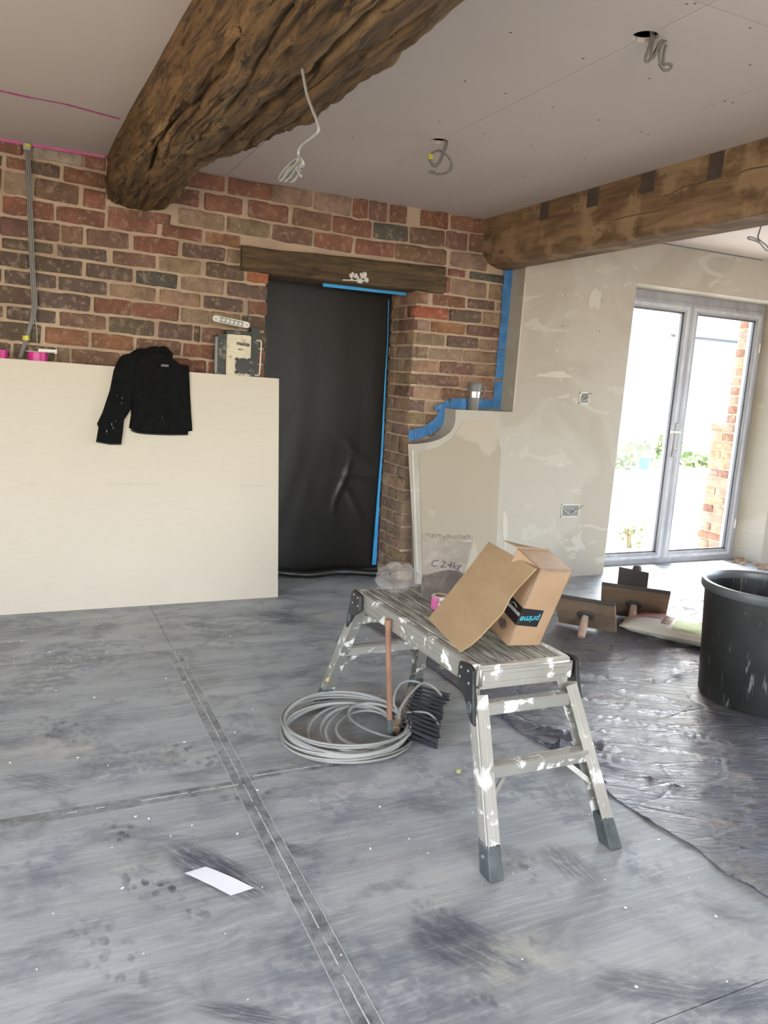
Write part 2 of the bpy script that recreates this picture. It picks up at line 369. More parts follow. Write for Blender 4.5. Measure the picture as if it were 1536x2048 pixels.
tr = n.new('ShaderNodeBsdfTransparent'); gl = n.new('ShaderNodeBsdfGlossy'); gl.inputs['Roughness'].default_value = .02
lw = n.new('ShaderNodeLayerWeight'); lw.inputs[0].default_value = .5; mx = n.new('ShaderNodeMixShader')
tr.inputs[0].default_value = (.94,.96,.95,1); fac = t.math('ADD', t.math('MULTIPLY', t.math('POWER', lw.outputs['Facing'], 5.0), .9), .05)
t.L(fac, mx.inputs[0]); t.L(tr.outputs[0], mx.inputs[1]); t.L(gl.outputs[0], mx.inputs[2]); t.L(mx.outputs[0], out.inputs[0]); M['glass'] = t.m
def film_mat(name, tint, alpha, rough):
    t = NT(name); n = t.n; out = n['Material Output']
    tr = n.new('ShaderNodeBsdfTransparent'); mx = n.new('ShaderNodeMixShader'); mx.inputs[0].default_value = alpha
    t.bump(t.noise(26, 5, .6, dist=1.5), .02, 1.0); t.set(tint, rough, Specular_IOR_Level=1.0)
    t.L(tr.outputs[0], mx.inputs[1]); t.L(t.b.outputs[0], mx.inputs[2]); t.L(mx.outputs[0], out.inputs[0]); return t.m
M['film_clear'] = film_mat('clear_film', (.42,.38,.34), .26, .10)
M['film_bag'] = film_mat('clear_bag_film', (.34,.27,.23), .36, .08)
M['powder'] = pm('grey_powder', (.045,.039,.034), (.065,.057,.05), rough=.9)
M['paper'] = pm('white_paper', (.80,.79,.80), (.76,.75,.77), rough=.8)
M['sack'] = pm('cream_paper_sack', (.62,.57,.48), (.54,.49,.40), rough=.7, bump=.003, bscale=20)
M['sack_pink'] = pm('pink_print', (.50,.26,.23), rough=.7); M['sack_green'] = pm('green_print', (.27,.33,.14), rough=.7)
M['hawk'] = (lambda t: t.set(t.mix(t.ramp(t.noise(4, 6, src=t.map((1,1,3))), .4, .6), (.19,.125,.08), (.27,.185,.12)), .7))(NT('stained_hawk_board'))
M['hawk_edge'] = pm('dark_hawk_edge', (.06,.052,.048), rough=.7)
M['handle_wood'] = pm('pinkish_wood_handle', (.34,.20,.145), (.42,.30,.22), scale=14, rough=.65)
M['ground'] = pm('pale_gravel', (.62,.60,.54), (.52,.51,.45), scale=3, rough=.95)
M['render_white'] = pm('white_render', (.86,.85,.82), rough=.9); M['roof'] = pm('pale_roof', (.50,.47,.44), rough=.8)
M['leaf'] = pm('leaves', (.09,.12,.015), (.14,.17,.03), scale=12, rough=.7)
M['green_tub'] = pm('green_plastic', (.02,.22,.07), rough=.5); M['terracotta'] = pm('dry_stems', (.22,.18,.08), rough=.9)
M['wood_raw'] = pm('broom_wood', (.33,.25,.18), (.25,.18,.13), rough=.7)
M['room'] = pm('room_plaster', (.60,.53,.44), (.56,.49,.40), rough=.9)
#BODY
# ================================================================== SETTING
# ---- floor: slab with protection boards, seam tape and dust lines
b = MB(); b.box((-1.95,-2.6,-.12), (6.0,4.5,-.004)); floor = struct('floor', b, M['dust'])
def board_xy(x0, x1, y0, y1, name='floor_board'):
    q = MB(); g = .0012; q.box((x0+g, y0+g, -.004), (x1-g, y1-g, 0)); return part(name, q, M['floor'], floor)
for ys, x0, x1 in (((4.62,3.35,2.155,.95,-.25,-1.45,-2.6), -1.9, .6), ((4.62,3.39,2.19,.99,-.21,-1.41,-2.6), .6, 3.0), ((4.62,3.42,2.22,1.02,-.18,-1.38,-2.6), 3.0, 5.95)):
    for y1, y0 in zip(ys, ys[1:]): board_xy(x0, x1, y0, y1)
def strip(x0, y0, x1, y1, w, z, mat, name, par=None, h=.0006):
    q = MB(); q.bar((x0,y0,z), (x1,y1,z), w, h); return part(name, q, mat, par or floor)
strip(.598, 3.37, .598, -2.4, .056, .0005, M['seamtape'], 'seam_tape')
strip(.57, 2.153, -1.9, 2.153, .05, .0005, M['seamtape'], 'seam_tape')
strip(.628, 2.19, .93, 2.19, .045, .0005, M['seamtape'], 'seam_tape')
strip(.57, 3.345, -1.9, 3.345, .05, .0005, M['seamtape'], 'seam_tape')
def dusty_line(x0, y0, x1, y1, n, skip):
    q = MB(); a, c = Vector((x0,y0,.0012)), Vector((x1,y1,.0012))
    for i in range(n):
        if R.random() < skip: continue
        p, r_ = a.lerp(c, i/n), a.lerp(c, (i+1)/n); w = R.uniform(.0012,.0036)
        o = Vector((R.uniform(-.0008,.0008), R.uniform(-.0008,.0008), 0)); q.bar(p+o, r_+o, w, .0006)
    part('seam_dust', q, M['dust'], floor, kind='stuff')
dusty_line(.6, 3.36, .6, 2.2, 40, .02); dusty_line(.6, 2.2, .6, .4, 60, .12); dusty_line(.585, 2.155, .30, 2.155, 30, .12)
dusty_line(.30, 2.155, -1.2, 2.155, 60, .7); dusty_line(.64, 2.19, .92, 2.19, 20, .1)
dusty_line(.6, 2.19, .6, 2.15, 3, 0)
q = MB()
for x, y in ((.57,2.2),(.6265,2.2)): q.bar((x,y+1.1,.001), (x,y-2.4,.001), .0012, .0005)
part('tape_edge', q, M['dust'], floor, kind='stuff')
# plaster crumbs
q = MB()
for i in range(170):
    if i < 50: x, y = R.uniform(-.1,1.7), R.uniform(3.2,3.95)
    else: x, y = R.uniform(-.3,1.7), R.uniform(.9,3.6)
    r_ = R.choice((.001,.0015,.002,.0025,.0035)) ; a = R.uniform(0,3)
    q.box((-r_,-r_*.6,0), (r_,r_*.6,r_*.5), Matrix.Translation((x,y,.0003)) @ Matrix.Rotation(a,4,'Z'))
single('plaster_crumbs', q, M['paper'], (0,0,0), 'white plaster crumbs scattered over the dusty grey floor boards', 'debris', kind='stuff')
# ---- brick wall
wall = MB()
wall.box((-1.9, YB+.009, 0), (XJ-.008, YD+.05, ZC+.02))
wall.box((XJ-.008, YB+.009, 1.775), (XR+.009, YD+.05, ZC+.02))
wall.box((XR+.009, YB+.009, 0), (2.95, 4.60, ZC+.02))
wall_back = struct('wall_back', wall, M['mortar'])
PAL = {'R':(.33,.135,.078),'O':(.42,.185,.085),'D':(.165,.118,.082),'P':(.185,.118,.085),'T':(.38,.255,.155),'K':(.12,.115,.088),
       'M':(.27,.142,.09),'W':(.70,.59,.43),'L':(.50,.29,.18),'X':(.42,.125,.055),'Q':(.40,.265,.175)}
PL = {'T1':[(20,310),(109,326),(406,381),(606,415),(714,438),(863,456),(962,468)],
 'T2':[(109,359),(190,378),(315,402),(406,420),(606,455),(714,475),(863,493),(937,504)],
 'T3':[(109,405),(315,442),(406,457),(606,493),(714,509),(863,529),(950,541)],
 'A':[(109,444),(315,472),(406,488),(479,498),(900,553),(965,563)], 'B':[(109,485),(315,509),(479,529),(880,586),(937,594)],
 'C':[(109,513),(315,542),(500,566),(850,611),(942,619)], 'D':[(109,548),(315,575),(500,599),(850,638),(942,647.5)],
 'E':[(109,581),(315,606),(500,630),(850,664),(942,673)], 'F':[(109,619),(315,640),(500,662),(850,692),(942,699)],
 'G':[(109,652),(315,677),(500,697),(850,719),(942,725)], 'H':[(109,691),(315,710),(500,728),(850,746),(942,752)],
 'I':[(109,725),(315,745),(500,762),(850,771),(904,775),(960,781)], 'J':[(820,796),(849,800),(950,808)], 'K':[(820,823),(849,825),(900,829)],
 'L':[(815,849),(849,851)], 'M':[(815,873),(849,875)], 'N':[(815,898),(849,901)]}
def yx(poly, x):
    if x <= poly[0][0]: (a, ya), (c, yc) = poly[0], poly[1]
    elif x >= poly[-1][0]: (a, ya), (c, yc) = poly[-2], poly[-1]
    else:
        for (a, ya), (c, yc) in zip(poly, poly[1:]):
            if a <= x <= c: break
    return ya+(yc-ya)*(x-a)/(c-a)
ROW = {
 'T1':'-60 47 R,62 167 W,169 212 R,350 450 R,457 532 R,541 625 T,629 703 Q,706 736 R,739 774 M,780 814 R,829 897 R,903 978 R',
 'T2':'-40 4 D,12 54 R,60 120 P,126 212 R,330 398 R,408 485 R,497 577 R,586 662 M,667 743 R,747 817 K,821 890 M,893 935 M,939 985 M',
 'T3':'-50 2 R,8 60 T,68 158 M,166 211 R,358 450 Q,454 540 T,546 625 M,630 705 R,712 788 R,792 893 M,903 975 Q',
 'A':'-80 -2 D,5 53 R,57 108 R,113 210 R,216 315 R,325 404 R,411 482 O,897 932 R,940 1012 K',
 'B':'-60 -6 M,-1 118 M,122 166 M,173 258 M,268 357 R,365 450 P,454 482 T,891 901 R,905 974 Q,979 1022 Q',
 'C':'-92 -4 D,3 106 D,113 214 D,225 312 M,319 402 T,413 488 P,495 535 X,867 932 R,936 990 P,994 1022 Q',
 'D':'-70 60 D,67 164 D,171 266 D,273 355 K,363 449 T,455 535 P,834 896 X,899 963 D,967 1018 Q',
 'E':'-95 2 D,9 112 D,117 214 D,220 312 T,320 401 L,408 486 P,499 535 R,834 858 Q,863 930 O,934 997 M,1000 1016 Q',
 'F':'-45 65 P,74 180 D,187 262 R,265 358 R,362 419 T,422 480 T,484 535 D,834 890 T,894 957 P,960 1014 Q',
 'G':'-93 6 P,12 112 D,119 212 M,218 309 D,317 385 P,388 401 D,404 470 M,474 533 D,834 856 Q,859 925 Q,929 994 Q,997 1014 Q',
 'H':'-22 82 D,89 178 O,183 267 O,273 362 M,366 430 R,434 532 R,834 878 L,881 946 M,949 1012 T',
 'I':'-90 20 P,26 110 D,114 139 T,143 240 M,244 340 M,345 412 R,416 530 R,832 918 M,921 986 L,989 1012 L',
 'J':'826 883 L,886 960 M,964 1010 L', 'K':'818 850 P,853 900 Q', 'L':'818 849 T,852 900 M', 'M':'818 870 M'}
VAR = []
for i in range(10):
    bm = bmesh.new(); bmesh.ops.create_cube(bm, size=1)
    bmesh.ops.subdivide_edges(bm, edges=[e for e in bm.edges if abs(e.verts[0].co.x-e.verts[1].co.x) > .5], cuts=1)
    bmesh.ops.bevel(bm, geom=bm.edges[:]+bm.verts[:], offset=.05, segments=1, affect='EDGES')
    for v in bm.verts:
        v.co.x += R.uniform(-.012,.012); v.co.z += R.uniform(-.045,.045); v.co.y += R.uniform(-.05,.03)
    me = bpy.data.meshes.new('brick'); bm.to_mesh(me); bm.free(); me.shade_smooth(); me.set_sharp_from_angle(angle=math.radians(50)); me.materials.append(M['brick']); VAR.append(me)
NB = [0]
def brick(c, s, tilt, col, parent, roty=0):
    o = bpy.data.objects.new('brick', R.choice(VAR)); COL.objects.link(o); o.parent = parent
    o.location = c; o.scale = s; o.rotation_euler = (0, tilt, 0) if not roty else (0, 0, roty)
    p = PAL[col]; j = R.uniform(.86,1.14); o.color = (p[0]*j, p[1]*j*R.uniform(.92,1.08), p[2]*j*R.uniform(.9,1.1), 1); NB[0] += 1; return o
names = ['T0','T1','T2','T3','A','B','C','D','E','F','G','H','I','J','K','L','M']
def zrow(nm, X, y=YB):
    """height of a course joint above X on the brick face"""
    if nm == 'T0': return ZC+.004
    lo, hi = -300.0, 1300.0
    for _ in range(40):
        mid = (lo+hi)/2
        if at(mid, yx(PL[nm], mid), 1, y).x < X: lo = mid
        else: hi = mid
    return at(lo, yx(PL[nm], lo), 1, y).z
for k in range(1, len(names)):
    nm, up_ = names[k], names[k-1]
    if nm not in ROW: continue
    for tok in ROW[nm].split(','):
        a, c_, col = tok.split(); a, c_ = float(a), float(c_)
        def ym(x):
            yt = yx(PL[up_], x) if up_ != 'T0' else None
            yb = yx(PL[nm], x)
            return (yt+yb)/2 if yt is not None else yb-18
        X0, X1 = at(a, ym(a), 1, YB).x, at(c_, ym(c_), 1, YB).x
        if nm == 'T3' and a == 350: X0, X1 = .40, .72
        X0 = max(X0, -1.5)
        if a >= 825 and X0 < XR+.02: X0 = XR-.002
        if 500 < c_ < 540: X1 = XJ + R.uniform(-.006,.006)
        z1a, z1b = zrow(up_, X0), zrow(up_, X1); z0a, z0b = zrow(nm, X0), zrow(nm, X1)
        h = (z1a+z1b-z0a-z0b)/2 - .0145; w = X1-X0-.002
        if w < .015 or h < .015: continue
        tilt = -math.atan2((z1b-z1a+z0b-z0a)/2, max(w, .05))
        brick(((X0+X1)/2, YB+.045+R.uniform(-.003,.004), (z1a+z1b+z0a+z0b)/4), (w, .09, h), tilt, col, wall_back)
# thin brick left under the end of the big beam
brick((.56, YB+.045, 1.968), (.30, .09, .05), 0, 'R', wall_back)
# strip of bricks beside the plaster edge, and the right reveal of the doorway
zs = [zrow(n_, XR) for n_ in ('B','C','D','E','F','G','H','I','J','K','L','M')]
zs += [at(776, y, 0, XR).z for y in (901,925,948,971,994.6,1018,1043,1067.6,1090,1113,1136)]
zs[-1] = max(zs[-1], .02)
for i in range(len(zs)-1):
    zt, zb = zs[i], zs[i+1]
    if i == 0: zt = min(zt, 1.765)
    h = zt-zb-.0125; zc = (zt+zb)/2
    if h < .02: continue
    if i > 10: brick((XR+.06, YB+.045, zc+R.uniform(-.008,.008)), (.115, .09, h), R.uniform(-.03,.03), R.choice('QMTQ'), wall_back)
    y = YB+.004; ends = []
    cut = (.115,.225,.345) if i % 2 else (.225,.345)
    for e in cut: ends.append((y, YB+e-.01)); y = YB+e
    for (ya, yb_) in ends:
        cc = R.choice('QQTTLM') if i > 1 else 'L'
        brick((XR+.042+R.uniform(-.003,.004), (ya+yb_)/2, zc), (yb_-ya, .088, h), 0, cc, wall_back, roty=math.pi/2)
# courses out of sight behind the boards: joined
q = MB(); z = zrow('I', .5)-.006; k = 0
while z > .05:
    x = -1.85+(.11 if k % 2 else 0)
    while x < XJ-.02:
        x1 = min(x+.215, XJ); q.box((x, YB+R.uniform(-.003,.003), z-.07), (x1-.01, YB+.05, z)); x = x1
    z -= .083; k += 1
o = part('brick_courses', q, M['brick'], wall_back, kind='stuff'); o.color = (.2,.11,.075,1)
q = MB()
for k, nm in enumerate(names[1:13]):
    x = -1.88
    z1, z0 = zrow(names[k], -.6), zrow(nm, -.6)
    while x < -.5:
        x1 = min(x+.22, -.5); q.box((x, YB, z0+.006), (x1-.01, YB+.05, z1-.006)); x = x1
o = part('brick_courses', q, M['brick'], wall_back, kind='stuff'); o.color = (.2,.11,.075,1)
# ---- plaster lining with the swept step, and the wall round the glazed doors
PX = [(830,1178),(828,1120),(825,1050),(821,980),(818,930),(816,888),(829,888),(842,887),(856,885),(868,882),(880,878),(889,873),(898,866.5),(904,860),(908,852),(910.5,842),(911.3,832),(911,822.5)]
OUT = [at(x, y, 1, YL) for x, y in PX]
OUT = [(max(p.x,0), max(p.z,0)) for p in OUT]; OUT[0] = (OUT[0][0], 0.0)
zl = at(1000, 823, 1, YL).z; OUT[-1] = (OUT[-1][0], zl)
OUT += [(2.772, zl), (2.778, ZC), (3.645, ZC), (3.632, 0)]
def lin(x, z, s):
    if s == 0: return Vector((x, YL, z))
    sh = .082*max(0, min(1, (2.34-x)/.28)) if z < 1.0 else 0
    return Vector((x+sh, YB-.007, z))
q = MB(); q.prism(OUT, lin)
q.box((2.96, YB-.03, 0), (3.632, 4.36, ZC+.02))
q.box((3.645, YL, 1.948), (5.172, 4.36, ZC+.02))
q.prism([(5.105,4.33),(5.172,YL),(6.0,YL),(6.0,4.36),(5.105,4.36)], lambda x, y, s: Vector((x, y, s*(ZC+.02))))
wall_garden = struct('wall_garden', q, M['plaster'])
# cream board panel let into the lower lining, corner bead, filler smears
q = MB(); q.prism([(lambda p: (p.x, p.z))(at(x, y, 1, YL)) for x, y in ((846,1165),(838,905),(880,893),(905,876),(925,845),(985,838),(1002,900),(996,1000),(990,1165))], lambda x, z, s: Vector((x, YL-.0025+.002*s, z)))
part('board_panel', q, M['panel_plaster'], wall_garden)
q = MB(); P = [at(x, y, 1, YL) for x, y in ((832,1172),(828,1080),(825,1000),(821,900))]
for a, c_ in zip(P, P[1:]): q.bar(a+Vector((.012,-.002,0)), c_+Vector((.012,-.002,0)), .014, .004, (0,1,0))
P = [at(1050,566,1,YL), at(1027,815,1,YL)]; q.bar(P[0], P[1], .008, .004, (0,1,0))
part('corner_bead', q, M['skim'], wall_garden, smooth=40)
def blotch(px, py, rx, ry, n=11, axis=1, val=YL, off=-.0015):
    pts = []
    for k in range(n):
        a = 2*math.pi*k/n; s = R.uniform(.6,1.15); pts.append((px+rx*s*math.cos(a), py+ry*s*math.sin(a)))
    return pts
q = MB()
for px, py, rx, ry in ((972,940,11,8),(945,996,9,4),(970,997,9,3),(985,900,5,18),(1110,750,40,7),(1120,930,8,4),(1190,600,14,22),(1010,1060,5,40)):
    q.prism([(lambda p: (p.x, p.z))(at(x, y, 1, YL)) for x, y in blotch(px, py, rx, ry)], lambda x, z, s: Vector((x, YL-.002+.0018*s, z)))
part('filler_smears', q, M['skim'], wall_garden, kind='stuff')
q = MB()
for px, py in ((883,957),(968,959),(877,1018),(963,1020),(1131,590),(1205,601),(1125,652),(1199,662)): q.lathe([(0,-.001),(.004,-.001),(.004,.001)], at(px,py,1,YL), 10, Matrix.Rotation(math.pi/2,3,'X'))
part('screw_heads', q, M['gasket'], wall_garden, kind='stuff')
# crack between wall head and extension ceiling
q = MB(); a = at(1315,492,1,YL); q.bar((a.x, YL-.001, ZC-.003), (4.75, YL-.001, ZC-.003), .004, .005); part('ceiling_crack', q, M['gasket'], wall_garden)
# ---- other walls (out of view; window openings let the daylight in)
q = MB(); q.box((-1.95,-2.6,0), (-1.9,-.2,ZC+.02)); q.box((-1.95,2.0,0), (-1.9,4.62,ZC+.02)); q.box((-1.95,-.2,0), (-1.9,2.0,.55)); q.box((-1.95,-.2,1.95), (-1.9,2.0,ZC+.02)); struct('wall_left', q, M['room'])
q = MB(); q.box((-1.95,-2.6,0), (-.95,-2.5,ZC)); q.box((1.75,-2.6,0), (6,-2.5,ZC)); q.box((-.95,-2.6,0), (1.75,-2.5,.5)); q.box((-.95,-2.6,2.05), (1.75,-2.5,ZC)); struct('wall_rear', q, M['room'])
q = MB(); q.box((5.66,-2.6,0), (5.76,.4,ZC)); q.box((5.66,2.85,0), (5.76,YL,ZC)); q.box((5.66,.4,0), (5.76,2.85,.25)); q.box((5.66,.4,2.05), (5.76,2.85,ZC)); struct('wall_right', q, M['room'])
# ---- ceiling: dark void with plasterboards, two round cable holes on a joint
q = MB(); q.box((-1.95,-2.6,ZC+.09), (6.0,4.62,ZC+.2))
for x in (-1.95, 5.95): q.box((x,-2.6,ZC+.0125), (x+.05,4.62,ZC+.09))
ceil = struct('ceiling', q, M['void'])
HO = [at(1290,73,2,ZC), at(882,283,2,ZC)]; JX = 1.588; HR = .036
def cboard(x0, x1, y0, y1, hole_side=None):
    g = .0012; x0 += g; x1 -= g; y0 += g; y1 -= g; pts = [(x0,y0)]
    if hole_side == 'R':
        pts.append((x1,y0))
        for h in sorted(HO, key=lambda p: p.y):
            if y0 < h.y < y1: pts += [(x1-HR*math.sin(a), h.y-HR*math.cos(a)) for a in [i*math.pi/10 for i in range(11)]]
        pts += [(x1,y1),(x0,y1)]
    elif hole_side == 'L':
        pts += [(x1,y0),(x1,y1),(x0,y1)]
        for h in sorted(HO, key=lambda p: -p.y):
            if y0 < h.y < y1: pts += [(x0+HR*math.sin(a), h.y+HR*math.cos(a)) for a in [i*math.pi/10 for i in range(11)]]
    else: pts += [(x1,y0),(x1,y1),(x0,y1)]
    q = MB(); q.prism(pts, lambda x, y, s: Vector((x, y, ZC+.0125*s))); part('plasterboard_panel', q, M['ceil'], ceil)
for x0, x1, hs in ((-1.95,-.5,None),(-.5,.62,None),(.62,.982,None),(.982,JX,'R'),(JX,2.14,'L'),(2.14,2.66,None)):
    cuts = (4.62,1.64,-.76,-2.6) if x0 > .9 else (4.62,.9,-2.6)
    for y1, y0 in zip(cuts, cuts[1:]): cboard(x0, x1, y0, y1, hs if y1 > 4 else None)
for x0, x1 in ((2.66,3.86),(3.86,5.06),(5.06,6.0)): cboard(x0, x1, 1.2, 4.62); cboard(x0, x1, -2.6, 1.2)
q = MB()
for p in [(877,16),(1021,65),(1166,117),(930,162),(1011,187),(1105,214),(1299,157),(1198,240),(879,243),(1062,291),(969,268),(1373,8),(1390,7),(1450,202),(1465,205),(1500,56),(1283,264),(1296,269),(1170,316),(1046,353),(665,187),(660,184),(751,110),(738,113),(582,247),(594,250),(700,330),(960,385),(1500,130),(880,300),(706,275)]:
    c_ = at(p[0], p[1], 2, ZC); q.lathe([(0,-.0006),(.0042,-.0006),(.0042,.0004)], c_, 8)
part('screw_heads', q, M['gasket'], ceil, kind='stuff')
q = MB(); P = [at(x, y, 2, ZC-.0006) for x, y in ((-25,176),(60,195),(130,208),(185,223),(240,238))]
for a, c_ in zip(P, P[1:]): q.bar(a, c_, .022+R.uniform(-.004,.005), .0008)
part('pink_line', q, M['pink_dull'], ceil)
q = MB(); q.box((-.6, YB-.012, ZC-.012), (.395, YB+.01, ZC)); part('pink_joint_strip', q, M['pink_dull'], wall_back, label='dull pink strip along the head of the wall')
# ---- boxed beam on the right
q = MB(); n = 22; secs = []
WB = at(1536,450,2,1.94).x + .01; ZB = 1.94
for i in range(n):
    y = lerp_tab([(0,YB+.03),(8,3.80),(n-1,-2.5)], i); r_ = .006+.17*max(0, min(1, (y-3.72)/.5))**1.3
    r2 = .005
    pr = [(XBM, ZC-.001)]
    for a in range(5): t_ = a/4*math.pi/2; pr.append((XBM+r_-r_*math.cos(t_), ZB+r_*.55-r_*.55*math.sin(t_)))
    pr += [(WB-r2, ZB), (WB, ZB+r2), (WB, ZC-.001)]
    secs.append([Vector((px_+mn.noise(Vector((y*1.5,k,0)))*.003, y, pz+mn.noise(Vector((y*1.2,k,5)))*.004*(k not in (0,8)))) for k, (px_, pz) in enumerate(pr)])
K = len(secs[0]); vs = [v for s_ in secs for v in s_]; fs = [(i*K+k, i*K+k+1, (i+1)*K+k+1, (i+1)*K+k) for i in range(n-1) for k in range(K-1)]
fs += [(i*K+K-1, i*K, (i+1)*K, (i+1)*K+K-1) for i in range(n-1)] + [tuple(range(K)), tuple((n-1)*K+k for k in range(K-1,-1,-1))]
q.add(vs, fs)
o = thing('timber_beam', 'long square sawn timber beam with shade-dark mortise sockets along its top edge, ending at the brick corner', 'beam', (XBM, 2.0, ZB))
part('beam_body', q, M['beam'], o, smooth=35)
for xa, xb, hh in ((1083,1100,36),(1177,1200,36),(1284,1312,42),(1420,1449,56)):
    ya = at(xa, 400-(xa-1083)*.27, 0, XBM).y; yb_ = at(xb, 400-(xa-1083)*.27, 0, XBM).y
    zt = ZC-.002; zb_ = ZC-.105 if hh > 50 else ZC-.09
    q = MB(); q.box((XBM-.0025, yb_, zb_), (XBM+.02, ya, zt)); part('mortise_shade', q, M['mortise'], o, bevel=.002)  # dark blocks on the face, painting the shade inside open mortise sockets
q = MB()
for P in (((1328,392),(1345,386),(1372,372),(1395,368),(1418,360)), ((1230,440),(1260,432),(1300,425),(1325,420)), ((1480,345),(1500,338),(1536,332))):
    q.tube(catmull([at(x, y, 0, XBM-.0005) for x, y in P], 4), .0022, 5)
part('split_lines', q, M['mortise'], o, kind='stuff')
# ---- doors to the garden
YF = 4.305; ZT = 1.93
q = MB(); q.box((3.60,YF,.03), (3.70,YF+.07,ZT-.035)); q.box((5.075,YF,.03), (5.104,YF+.07,ZT-.035)); q.box((3.6,YF,ZT-.035), (5.104,YF+.07,ZT+.018)); q.box((3.6,YF,-.003), (5.104,YF+.07,.03))
struct('trim_1', q, M['upvc'])
for n_, (xa, xb) in enumerate(((3.70,4.357),(4.360,5.075))):
    q = MB(); y0, y1, w = YF-.012, YF+.055, .062
    q.box((xa,y0,.032), (xa+w,y1,ZT-.037)); q.box((xb-w,y0,.032), (xb,y1,ZT-.037)); q.box((xa+w,y0,.032), (xb-w,y1,.032+w*.8)); q.box((xa+w,y0,ZT-.037-w), (xb-w,y1,ZT-.037))
    d = struct('door_%d' % (n_+1), q, M['upvc'])
    q = MB(); a = .012
    for s in ((xa+w,.032+w*.8,xa+w+a,ZT-.037-w),(xb-w-a,.032+w*.8,xb-w,ZT-.037-w),(xa+w,.032+w*.8,xb-w,.032+w*.8+a),(xa+w,ZT-.037-w-a,xb-w,ZT-.037-w)): q.box((s[0],y0+.012,s[1]), (s[2],y0+.03,s[3]))
    part('glazing_bead', q, M['gasket'], d)
    q = MB(); q.box((xa+w,YF+.02,.06), (xb-w,YF+.026,ZT-.08)); part('glass_pane', q, M['glass'], d)
    for xx in (xa+.02, xb-w+.018):
        q = MB(); q.box((xx,y0-.001,.06), (xx+.026,y0+.001,ZT-.06)); part('protective_film', q, M['film'], d)
    q = MB(); q.box((xa+.02,y0-.0005,ZT-.085), (xb-.02,y0+.0005,ZT-.0605)); q.box((xa+.02,y0-.0005,.04), (xb-.02,y0+.0005,.0595)); part('protective_film', q, M['film'], d)
    if n_ == 0:
        hx = 4.345
        q = MB(); q.box((hx-.016,y0-.012,.80), (hx+.016,y0,1.05)); part('handle_plate', q, M['upvc'], d, bevel=.004)
        q = MB(); q.tube([(hx,y0-.01,.985),(hx,y0-.045,.985),(hx-.015,y0-.05,.985),(hx-.095,y0-.05,.985)], .009, 8); part('door_handle', q, M['white_bar'], d, smooth=40)
        q = MB(); q.lathe([(0,-.004),(.009,-.004),(.009,.004)], (hx,y0-.012,.86), 12, Matrix.Rotation(math.pi/2,3,'X')); q.tube([(hx,y0-.012,.86),(hx,y0-.03,.855),(hx-.012,y0-.034,.80)], .004, 6); part('door_key', q, M['steel'], d)
    else:
        q = MB(); q.box((xb-.012,y0-.01,.25), (xb+.006,y0+.004,.32)); q.box((xb-.012,y0-.01,1.6), (xb+.006,y0+.004,1.67)); part('hinge', q, M['white_bar'], d)
# rubble at the foot of the right reveal
q = MB()
for i in range(46):
    x, y = R.uniform(4.98,5.5), R.uniform(3.92,4.26)
    if x > 5.12 and y > 4.07: continue
    s = R.uniform(.008,.028); q.box((-s,-s*.7,0), (s,s*.7,s*.8), Matrix.Translation((x,y,.001)) @ Matrix.Rotation(R.uniform(0,3),4,'Z') @ Matrix.Rotation(R.uniform(-.2,.2),4,'X'))
o = single('rubble', q, M['brick'], (0,0,0), 'small heap of broken brick and mortar at the foot of the garden door reveal', 'debris', kind='stuff'); o.color = (.42,.27,.17,1)
# ---- outside: yard, far barn, hedge, brick pier
q = MB(); q.box((-6,4.63,-.25), (60,60,-.12)); single('yard', q, M['ground'], (0,0,0), kind='structure')
o = thing('barn', 'long pale rendered barn across the yard beyond the garden doors', 'building', (22,30,-.12))
hb = at(1330, 668, 1, 30).z
q = MB(); q.box((2,30,-.12), (48,36,hb)); part('barn_wall', q, M['render_white'], o)
q = MB(); q.prism([(29.6,hb),(33,hb+1.9),(36.4,hb)], lambda y, z, s: Vector((1.5+47*s, y, z))); part('barn_roof', q, M['roof'], o)
q = MB(); q.box((1.6,29.75,hb-.12), (48.4,29.9,hb-.02)); part('gutter', q, M['gasket'], o)
def leafy(name, label, base, r, h, n, mat, cat='shrub', grp=None, ls=.06):
    o = thing(name, label, cat, base, grp); q = MB(); c = Vector(base)
    for i in range(n):
        a = R.uniform(0,6.28); rr = r*math.sqrt(R.random()); z = h*R.random()**.8
        p = c+Vector((rr*math.cos(a)*1.6, rr*math.sin(a), z)); d = Vector((R.uniform(-1,1),R.uniform(-1,1),R.uniform(-.2,1))).normalized()
        e = d.orthogonal().normalized()*ls*.45; q.add([p, p+d*ls*.5+e, p+d*ls, p+d*ls*.5-e], [(0,1,2,3)])
    part('foliage', q, mat, o, kind='stuff')
    q = MB()
    for k in range(4): q.tube([c+Vector((R.uniform(-r,r)*.5,0,0)), c+Vector((R.uniform(-r,r)*.9,R.uniform(-r,r)*.5,h*.8))], .012, 5)
    part('stems', q, M['terracotta'], o, kind='stuff')
def gpt(px, py, z=-.12): return at(px, py, 2, z)
p = at(1265, 905, 2, -.12); D = 11.0
def far(px, D_, z=-.12):
    v = at(px, 900, 1, D_); return (v.x, D_, z)
leafy('shrub', 'green shrub with dry stems left of the green water butt outside the left door pane', far(1240,11), .45, .32, 220, M['leaf'], ls=.15)
leafy('shrub', 'green shrub behind the green water butt outside the left door pane', far(1305,13.4), .45, .36, 220, M['leaf'], ls=.15)
leafy('shrub', 'low green shrub in the yard seen through the right door pane', far(1430,11), .5, .22, 180, M['leaf'], ls=.14)
leafy('dry_plant', 'small dry plant outside at the foot of the left door pane', gpt(1262,1095), .10, .22, 60, M['leaf'], 'plant', ls=.04)
leafy('dry_plant', 'small leafy plant outside at the foot of the brick pier', gpt(1416,1098), .08, .16, 60, M['leaf'], 'plant', ls=.04)
x, y, z = far(1292,10.2)
